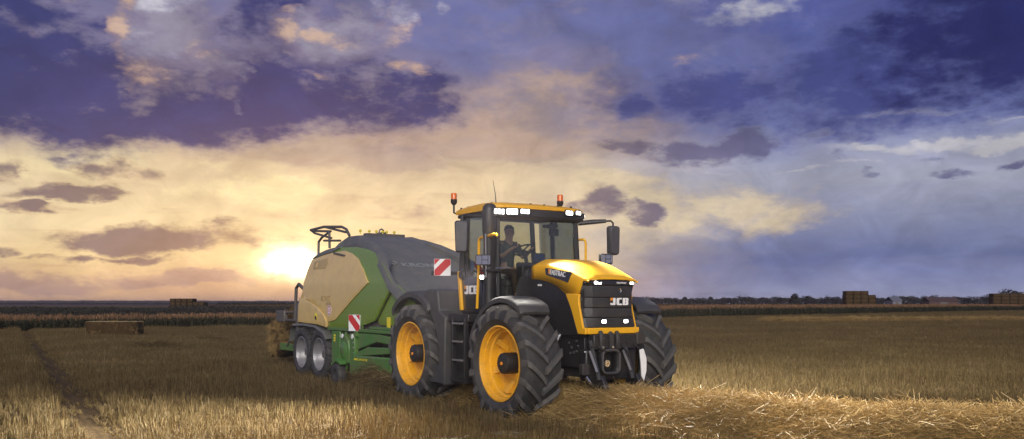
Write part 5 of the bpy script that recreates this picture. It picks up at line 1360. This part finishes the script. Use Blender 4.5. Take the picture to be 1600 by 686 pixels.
# ================================================================== STANDING CROP beyond the stubble
EDGE = [(-130, 8), (-75, 34), (-33, 58), (-18, 67), (5, 92), (30, 122), (110, 205), (260, 330), (520, 520)]
def crop_h(x): return 1.15 + 0.55 * max(0, min(1, (x + 20) / 50.0))
variants = []
for q_ in range(5):
    v, f, mi = [], [], []
    for k in range(36):
        x, y = rnd.uniform(-0.5, 0.5), rnd.uniform(-0.5, 0.5); h_ = rnd.uniform(0.72, 0.92); base = len(f)
        stalk(v, f, (x, y, 0), (rnd.gauss(0, 0.06), rnd.gauss(0, 0.06), 1), h_, 0.008, rnd)
        for j in range(4):
            z = rnd.uniform(0.1, 0.75) * h_; a = rnd.uniform(0, 6.3); L_ = rnd.uniform(0.12, 0.28); w_ = rnd.uniform(0.018, 0.035); ca, sa = math.cos(a), math.sin(a); kk = len(v)
            v += [(x - sa * w_, y + ca * w_, z), (x + sa * w_, y - ca * w_, z), (x + ca * L_ * 0.6 + sa * w_ * 0.8, y + sa * L_ * 0.6 - ca * w_ * 0.8, z + 0.12), (x + ca * L_ * 0.6 - sa * w_ * 0.8, y + sa * L_ * 0.6 + ca * w_ * 0.8, z + 0.12), (x + ca * L_, y + sa * L_, z + 0.04)]
            f += [(kk, kk + 1, kk + 2, kk + 3), (kk + 3, kk + 2, kk + 4)]
        mi += [0] * (len(f) - base)
        if rnd.random() < 0.5:
            base = len(f)
            for j in range(2): stalk(v, f, (x, y, h_ - 0.05), (rnd.gauss(0, 0.25), rnd.gauss(0, 0.25), 1), rnd.uniform(0.12, 0.26), 0.018, rnd)
            mi += [1] * (len(f) - base)
    variants.append((v, f, mi))
crop_c = bpy.data.collections.new('crop_clump')
for i, (v, f, mi) in enumerate(variants):
    me = bpy.data.meshes.new('crop_clump'); me.from_pydata(v, [], f); me.materials.append(M['cropgreen']); me.materials.append(M['croptip']); me.polygons.foreach_set('material_index', mi)
    crop_c.objects.link(bpy.data.objects.new('crop_clump_%02d' % i, me))
pts, rots, scs, idx = [], [], [], []
for (ax, ay), (bx, by) in zip(EDGE[:-1], EDGE[1:]):
    L_ = math.hypot(bx - ax, by - ay); nx, ny = -(by - ay) / L_, (bx - ax) / L_
    if ny < 0: nx, ny = -nx, -ny
    far = math.hypot((ax + bx) / 2, (ay + by) / 2); sp = 0.8 if far < 110 else 1.6
    n = int(L_ / sp)
    for i in range(n):
        for j in range(5):
            t = (i + rnd.random()) / n; dd = (j + rnd.uniform(-0.3, 0.5)) * sp * (1 + 0.25 * j)
            x, y = ax + (bx - ax) * t + nx * dd, ay + (by - ay) * t + ny * dd
            if abs(x) > 0.75 * y + 6: continue
            s = sp / 0.8; hgt = crop_h(x) * (0.93 + 0.10 * noise.noise((x * 0.2, y * 0.2, 4)) + rnd.uniform(-0.04, 0.04))
            pts.append((x, y, 0)); rots.append((0, 0, rnd.uniform(0, 6.3))); scs.append((s, s, hgt)); idx.append(rnd.randrange(5))
tag(scatter('standing_crop', pts, rots, scs, idx, crop_c), 'dark green standing crop with tawny tips along the field edge', 'crop', kind='stuff')
# canopy of the same crop carrying on into the distance
m, g, b = newmat('crop_canopy'); P = g.node('ShaderNodeNewGeometry').outputs['Position']
n1 = g.noise(P, 0.7, 6, 0.7); n2 = g.noise(P, 0.02, 4, 0.6)
c = g.ramp(n1, [(0.3, (0.06, 0.05, 0.018, 1)), (0.5, (0.11, 0.062, 0.024, 1)), (0.7, (0.20, 0.11, 0.04, 1))])
g.l.new(c, b.inputs['Base Color']); setp(b, Roughness=1.0, Specular_IOR_Level=0.0); M['canopy'] = m
vs, fs = [], []
prev = None
rows_n = 14
CE = EDGE[4:]
for (ax, ay) in CE:
    for j in range(rows_n):
        dd = 6 + 320 * (j / (rows_n - 1)) ** 2.2
        x, y = ax - 0.45 * dd, ay + 0.9 * dd
        vs.append((x, y, crop_h(ax) * 0.74 + 0.04 * rnd.random() if j else 0.0))
for i in range(len(CE) - 1):
    for j in range(rows_n - 1): fs.append((i * rows_n + j, (i + 1) * rows_n + j, (i + 1) * rows_n + j + 1, i * rows_n + j + 1))
tag(world_obj('crop_field', vs, fs, 'canopy', 60), 'tawny tops of the standing crop stretching away behind its edge', 'crop', kind='stuff')

# ================================================================== BALES
def bale_mesh(lx_, ly_, lz_, seed):
    r_ = random.Random(seed); bm = bmesh.new(); bmesh.ops.create_cube(bm, size=1.0)
    bmesh.ops.subdivide_edges(bm, edges=bm.edges[:], cuts=5, use_grid_fill=True)
    for v in bm.verts:
        p = v.co; k = [abs(c_) * 2 for c_ in p]
        edge = sorted(k)[1]
        sh = 1.0 - 0.03 * max(0, edge - 0.6) / 0.4
        v.co = Vector((p.x * lx_ * (1 - 0.012 * (edge > 0.9)), p.y * ly_ * sh, p.z * lz_ * sh))
        v.co += Vector((noise.noise(p * 4 + Vector((seed, 0, 0))), noise.noise(p * 4 + Vector((0, seed, 0))), noise.noise(p * 4 + Vector((0, 0, seed))))) * 0.05
        v.co += Vector((r_.gauss(0, 1), r_.gauss(0, 1), r_.gauss(0, 1))) * 0.010
        v.co.z += lz_ / 2
    me = bpy.data.meshes.new('straw_bale'); bm.to_mesh(me); bm.free()
    return me
def bale(me, loc, rz, label, group=None, twine=True, lx_=2.4, ly_=1.2, lz_=0.9):
    o = bpy.data.objects.new('straw_bale', me); COL.objects.link(o); o.location = loc; o.rotation_euler = (0, 0, rz)
    tag(o, label, 'bale', group)
    return o
BM = []
for s in range(4):
    me = bale_mesh(2.4, 1.2, 0.9, s * 7 + 1); me.materials.append(M['bale']); me.polygons.foreach_set('use_smooth', [True] * len(me.polygons)); BM.append(me)
# single bale on the stubble, left
me = bale_mesh(2.75, 1.2, 0.88, 40); me.materials.append(M['bale']); me.polygons.foreach_set('use_smooth', [True] * len(me.polygons))
X_, Y_ = field_at(173, 528)
nb_ = bale(me, (X_, Y_ + 0.5, 0), rad(4), 'single large square straw bale lying on the stubble at left')
for k in range(6):
    y = -0.5 + 0.2 * k
    mb = MB().tube([(-1.385, y, 0.02), (-1.385, y, 0.89), (1.385, y, 0.89), (1.385, y, 0.02)], 0.008, 4); mb.build('twine', 'twine', nb_, gz=0)
pts, rots, scs, idx = [], [], [], []
for i in range(80):
    f_ = rnd.random(); x = rnd.uniform(-1.37, 1.37); y = -0.6; z = rnd.uniform(0.02, 0.86)
    if f_ < 0.45: y = rnd.uniform(-0.6, 0.6); z = 0.87
    elif f_ < 0.6: x = 1.37; y = rnd.uniform(-0.6, 0.6)
    pts.append((x, y, z)); rots.append((rnd.uniform(-1.4, 1.4), rnd.uniform(-1.4, 1.4), rnd.uniform(0, 6.3))); scs.append((0.35, 0.35, 0.35)); idx.append(rnd.randrange(8))
fz = scatter('straw_fringe', pts, rots, scs, idx, straw_c); fz.parent = nb_; tag(fz, kind='stuff')
# bale leaving the baler's chute
me = bale_mesh(2.2, 1.2, 1.15, 50); me.materials.append(M['bale']); me.polygons.foreach_set('use_smooth', [True] * len(me.polygons))
X_, Y_ = to_world(-13.45, 0.0)
eb = bale(me, (X_, Y_, 0.48), HEAD, 'fresh straw bale tipping off the chute at the rear of the baler')
eb.rotation_euler = (0, rad(-13), HEAD); 
pts, rots, scs, idx = [], [], [], []
for i in range(420):
    x = rnd.uniform(-1.05, 1.05); y = rnd.choice((-0.61, 0.61)) if rnd.random() < 0.5 else rnd.uniform(-0.6, 0.6); z = rnd.uniform(0.05, 0.95) if abs(y) > 0.6 else 0.95
    if rnd.random() < 0.3: x = -1.05; y = rnd.uniform(-0.6, 0.6); z = rnd.uniform(0, 0.95)
    pts.append((x, y, z)); rots.append((rnd.uniform(-1.2, 1.2), rnd.uniform(-1.2, 1.2), rnd.uniform(0, 6.3))); scs.append((0.6, 0.6, 0.6)); idx.append(rnd.randrange(8))
fz = scatter('straw_fringe', pts, rots, scs, idx, straw_c); fz.parent = eb; tag(fz, kind='stuff')
# stacks behind the crop
ORD = ['leftmost', 'second from left', 'third from left', 'fourth from left', 'fifth from left', 'sixth from left', 'seventh from left', 'eighth from left']
LAY = ['top layer', 'second layer down', 'third layer down', 'fourth layer down', 'bottom layer']
def stack(px0, px1, dist, layers, nlist, where, group, ly_=0.9):
    x0 = (px0 - 800) / FPX * dist; x1 = (px1 - 800) / FPX * dist; n0 = max(nlist); L_ = (x1 - x0) / n0
    for r_ in range(layers):
        lay = LAY[layers - 1 - r_] if r_ else 'bottom layer'
        for k in range(nlist[r_]):
            o = bale(BM[rnd.randrange(4)], (x0 + L_ * (k + 0.5) + rnd.uniform(-0.04, 0.04), dist + rnd.uniform(-0.05, 0.05), r_ * ly_ * 0.985), rad(rnd.uniform(-0.8, 0.8)), '%s bale, %s of %s' % (ORD[k], lay, where), group)
            o.scale = (L_ / 2.4 * 0.985, 2.0, ly_ / 0.9)
stack(268.5, 340, 175, 4, [8, 7, 6, 4], 'the stepped dark stack on the left skyline', 'bales of the left skyline stack', ly_=0.72)
stack(1319, 1366, 215, 5, [4, 4, 4, 4, 3], 'the tall block stack on the right skyline', 'bales of the right skyline stack', ly_=1.0)
stack(1548, 1640, 235, 5, [7, 7, 7, 7, 7], 'the wide stack at the right picture edge', 'bales of the right edge stack', ly_=0.92)

# ================================================================== TREES, HEDGES, HILLS
def tree_meshes(seed, H):
    r_ = random.Random(seed); tr = MB()
    tr.tube([(0, 0, 0), (0.05, 0, H * 0.25), (r_.uniform(-.2, .2), 0, H * 0.55)], [H * 0.035, H * 0.026, H * 0.012], 7)
    lobes = []
    for k in range(6):
        a = r_.uniform(0, 6.3); rr = r_.uniform(0.05, 0.24) * H; zz = r_.uniform(0.38, 0.78) * H
        lobes.append((rr * math.cos(a), rr * math.sin(a), zz, r_.uniform(0.16, 0.26) * H))
        tr.tube([(0, 0, H * r_.uniform(0.22, 0.4)), (rr * math.cos(a) * 0.8, rr * math.sin(a) * 0.8, zz)], [H * 0.013, H * 0.005], 5)
    v, f = [], []
    for k in range(620):
        lx_, ly_, lz_, lr = lobes[r_.randrange(6)]
        while True:
            p = Vector((r_.uniform(-1, 1), r_.uniform(-1, 1), r_.uniform(-1, 1)))
            if 0.25 < p.length < 1: break
        c_ = Vector((lx_, ly_, lz_)) + p * lr * Vector((1, 1, 0.85)).length / 1.6; s = H * r_.uniform(0.018, 0.04)
        a = Vector((r_.gauss(0, 1), r_.gauss(0, 1), r_.gauss(0, 1))).normalized(); b_ = a.orthogonal().normalized(); n_ = len(v)
        v += [tuple(c_ + a * s), tuple(c_ + b_ * s), tuple(c_ - a * s), tuple(c_ - b_ * s)]; f.append((n_, n_ + 1, n_ + 2, n_ + 3))
    return tr, v, f
TREES = []
for s in range(5):
    tr, v, f = tree_meshes(60 + s, 1.0)
    me1 = bpy.data.meshes.new('trunk'); me1.from_pydata(tr.v, [], tr.f); me1.materials.append(M['bark'])
    me2 = bpy.data.meshes.new('crown'); me2.from_pydata(v, [], f); me2.materials.append(M['leaf'])
    TREES.append((me1, me2))
def tree(px, top, dist, label, wide=1.0, group='distant trees along the right horizon', base=0.0):
    H = (HORIZON - top) / FPX * dist + CAM_H - base
    r_ = empty('tree', ((px - 800) / FPX * dist, dist, base), rnd.uniform(0, 6.3))
    a, b_ = TREES[rnd.randrange(5)]
    for nm, me in (('trunk', a), ('crown', b_)):
        o = bpy.data.objects.new(nm, me); COL.objects.link(o); o.parent = r_; o.scale = (H * wide, H * wide, H)
    return tag(r_, label, 'tree', group)
tree(1241, 456.5, 430, 'largest round dark tree on the right horizon', 1.25)
tree(1567, 451, 420, 'pointed dark tree above the right edge bale stack', 0.9)
tree(1584, 450.5, 420, 'round dark tree above the right edge bale stack', 1.1)
tree(1599, 453, 420, 'rightmost dark tree at the picture edge above the bales', 1.1)
for i in range(56):
    px = 1008 + i * 10.1 + rnd.uniform(-4, 4)
    if 1320 < px < 1362: continue
    tp = 466.5 - 4.0 * (i / 56.0) - rnd.uniform(0, 4.5)
    tree(px, tp, rnd.uniform(520, 640), ('small dark tree on the horizon between the tractor and the largest round tree' if px < 1236 else 'small dark tree between the largest round tree and the block bale stack' if px < 1320 else 'small dark tree between the block bale stack and the pale barn' if px < 1396 else 'small dark tree between the pale barn and the low red barn' if px < 1452 else 'small dark tree on the right horizon from the red barn to the picture edge'), rnd.uniform(1.1, 1.8))
# hedges: continuous leafy masses
def hedge(name, p0, p1, h0, h1, n, leaf, label, depth=6.0, fq=1.0, base=None):
    v, f = [], []
    for k in range(n):
        t = rnd.random(); x, y = p0[0] + (p1[0] - p0[0]) * t, p0[1] + (p1[1] - p0[1]) * t + rnd.uniform(0, depth)
        H = h0 + (h1 - h0) * t; H *= 0.70 + 0.55 * (0.5 + 0.5 * noise.noise((x * 0.035 * fq, y * 0.01, 7))) + 0.25 * noise.noise((x * 0.12 * fq, y * 0.02, 3))
        z = H * rnd.random() ** 0.7; s = leaf * rnd.uniform(0.6, 1.3)
        a = Vector((rnd.gauss(0, 1), rnd.gauss(0, 1), rnd.gauss(0, 1))).normalized(); b_ = a.orthogonal().normalized(); n_ = len(v); c_ = Vector((x, y, z + (base(x) if base else 0)))
        v += [tuple(c_ + a * s), tuple(c_ + b_ * s), tuple(c_ - a * s), tuple(c_ - b_ * s)]; f.append((n_, n_ + 1, n_ + 2, n_ + 3))
    return tag(world_obj(name, v, f, 'leaf'), label, 'hedge', kind='stuff')
hedge('hedgerow', (70, 600), (480, 560), 4.6, 6.6, 26000, 0.55, 'dark continuous hedge along the right horizon')
hedge('hedgerow', (-120, 120), (-20, 135), 1.32, 1.32, 40000, 0.09, 'low dark bank of scrub behind the crop at left', 14, 5.0)
hedge('hedgerow', (-190, 560), (-100, 520), 2.3, 2.5, 6000, 0.5, 'hedge glowing under the low sun left of the baler')
# hills
m, g, b = newmat('haze_tinted_hill_fields'); P = g.node('ShaderNodeNewGeometry').outputs['Position']
g.l.new(g.ramp(g.noise(P, 0.004, 4, 0.6), [(0.35, (0.055, 0.046, 0.050, 1)), (0.65, (0.095, 0.070, 0.072, 1))]), b.inputs['Base Color']); setp(b, Roughness=1, Specular_IOR_Level=0); M['hill'] = m  # mauve of distant haze put into the base colour
def ridge(name, dist, x0, x1, hfun, depth=500):
    vs, fs = [], []; n = 90
    for i in range(n + 1):
        x = x0 + (x1 - x0) * i / n; h_ = hfun(x)
        for j, (dy_, k) in enumerate(((-depth, -0.02), (-depth * 0.6, 0.35), (-depth * 0.25, 0.8), (0, 1.0), (depth * 0.6, 0.6), (depth, -0.02))):
            vs.append((x, dist + dy_, h_ * k))
    for i in range(n):
        for j in range(5): fs.append((i * 6 + j, (i + 1) * 6 + j, (i + 1) * 6 + j + 1, i * 6 + j + 1))
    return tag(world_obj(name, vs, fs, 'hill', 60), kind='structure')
def hill_h(x): return 1.9 + max(0.0, min(1, (x + 2200) / 250)) * (4.3 + 1.5 * noise.noise((x * 0.004, 1, 1)) + 0.9 * noise.noise((x * 0.02, 3, 1))) * (1.0 - 0.5 * max(0, (x + 900) / 700))
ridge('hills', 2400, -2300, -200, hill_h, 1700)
hedge('woodland', (-2000, 2380), (-330, 2380), 4.0, 4.0, 16000, 1.3, 'dim line of woods on the far left hills', 40, 0.35, lambda x: hill_h(x) - 1.2)
hedge('woodland', (-760, 1000), (-180, 930), 2.5, 2.5, 14000, 0.8, 'darker broken tree line below the far left hills', 30, 0.5)
# two small far buildings on the right
def barn(px0, px1, top, dist, label, wallmat, roofmat):
    x0, x1 = (px0 - 800) / FPX * dist, (px1 - 800) / FPX * dist; H = (HORIZON - top) / FPX * dist + CAM_H; w = x1 - x0
    r_ = empty('barn', ((x0 + x1) / 2, dist, 0)); tag(r_, label, 'barn')
    mb = MB().box(-w / 2, w / 2, 0, 10, 0, H * 0.62); mb.build('wall', wallmat, r_, gz=0)
    MB().prism([(-0.5, H * 0.60), (5, H), (10.5, H * 0.60), (10.5, H * 0.63), (5, H * 1.03), (-0.5, H * 0.63)], -w / 2 - 0.4, w / 2 + 0.4, 'x').build('roof', roofmat, r_, gz=0)
    MB().box(-w * 0.12, w * 0.12, -0.06, 0, 0, H * 0.5).build('door', 'railgrey', r_, gz=0)
barn(1395, 1409, 464, 500, 'small pale barn among the trees on the right horizon', paint('barn_wall', (0.13, 0.135, 0.17), 0.7), paint('barn_roof', (0.11, 0.12, 0.155), 0.6))
barn(1452, 1498, 464.5, 510, 'low dull red barn among the trees on the right horizon', paint('brick_wall', (0.055, 0.022, 0.022), 0.8), paint('tile_roof', (0.045, 0.018, 0.018), 0.8))

# ================================================================== HAZE
m = bpy.data.materials.new('evening_haze'); m.use_nodes = True
nt = m.node_tree
for n in list(nt.nodes):
    if n.type != 'OUTPUT_MATERIAL': nt.nodes.remove(n)
pv = nt.nodes.new('ShaderNodeVolumePrincipled'); pv.inputs['Color'].default_value = (0.84, 0.76, 0.86, 1); pv.inputs['Density'].default_value = 0.00016; pv.inputs['Anisotropy'].default_value = 0.4
nt.links.new(pv.outputs[0], [n for n in nt.nodes if n.type == 'OUTPUT_MATERIAL'][0].inputs['Volume'])
M['haze'] = m
hb = MB().box(-3600, 3600, -60, 3700, -1.2, 16)
hz = hb.build('haze', 'haze', None, smooth=0, gz=0)
tag(hz, 'thin evening haze over the fields', 'haze', kind='stuff')
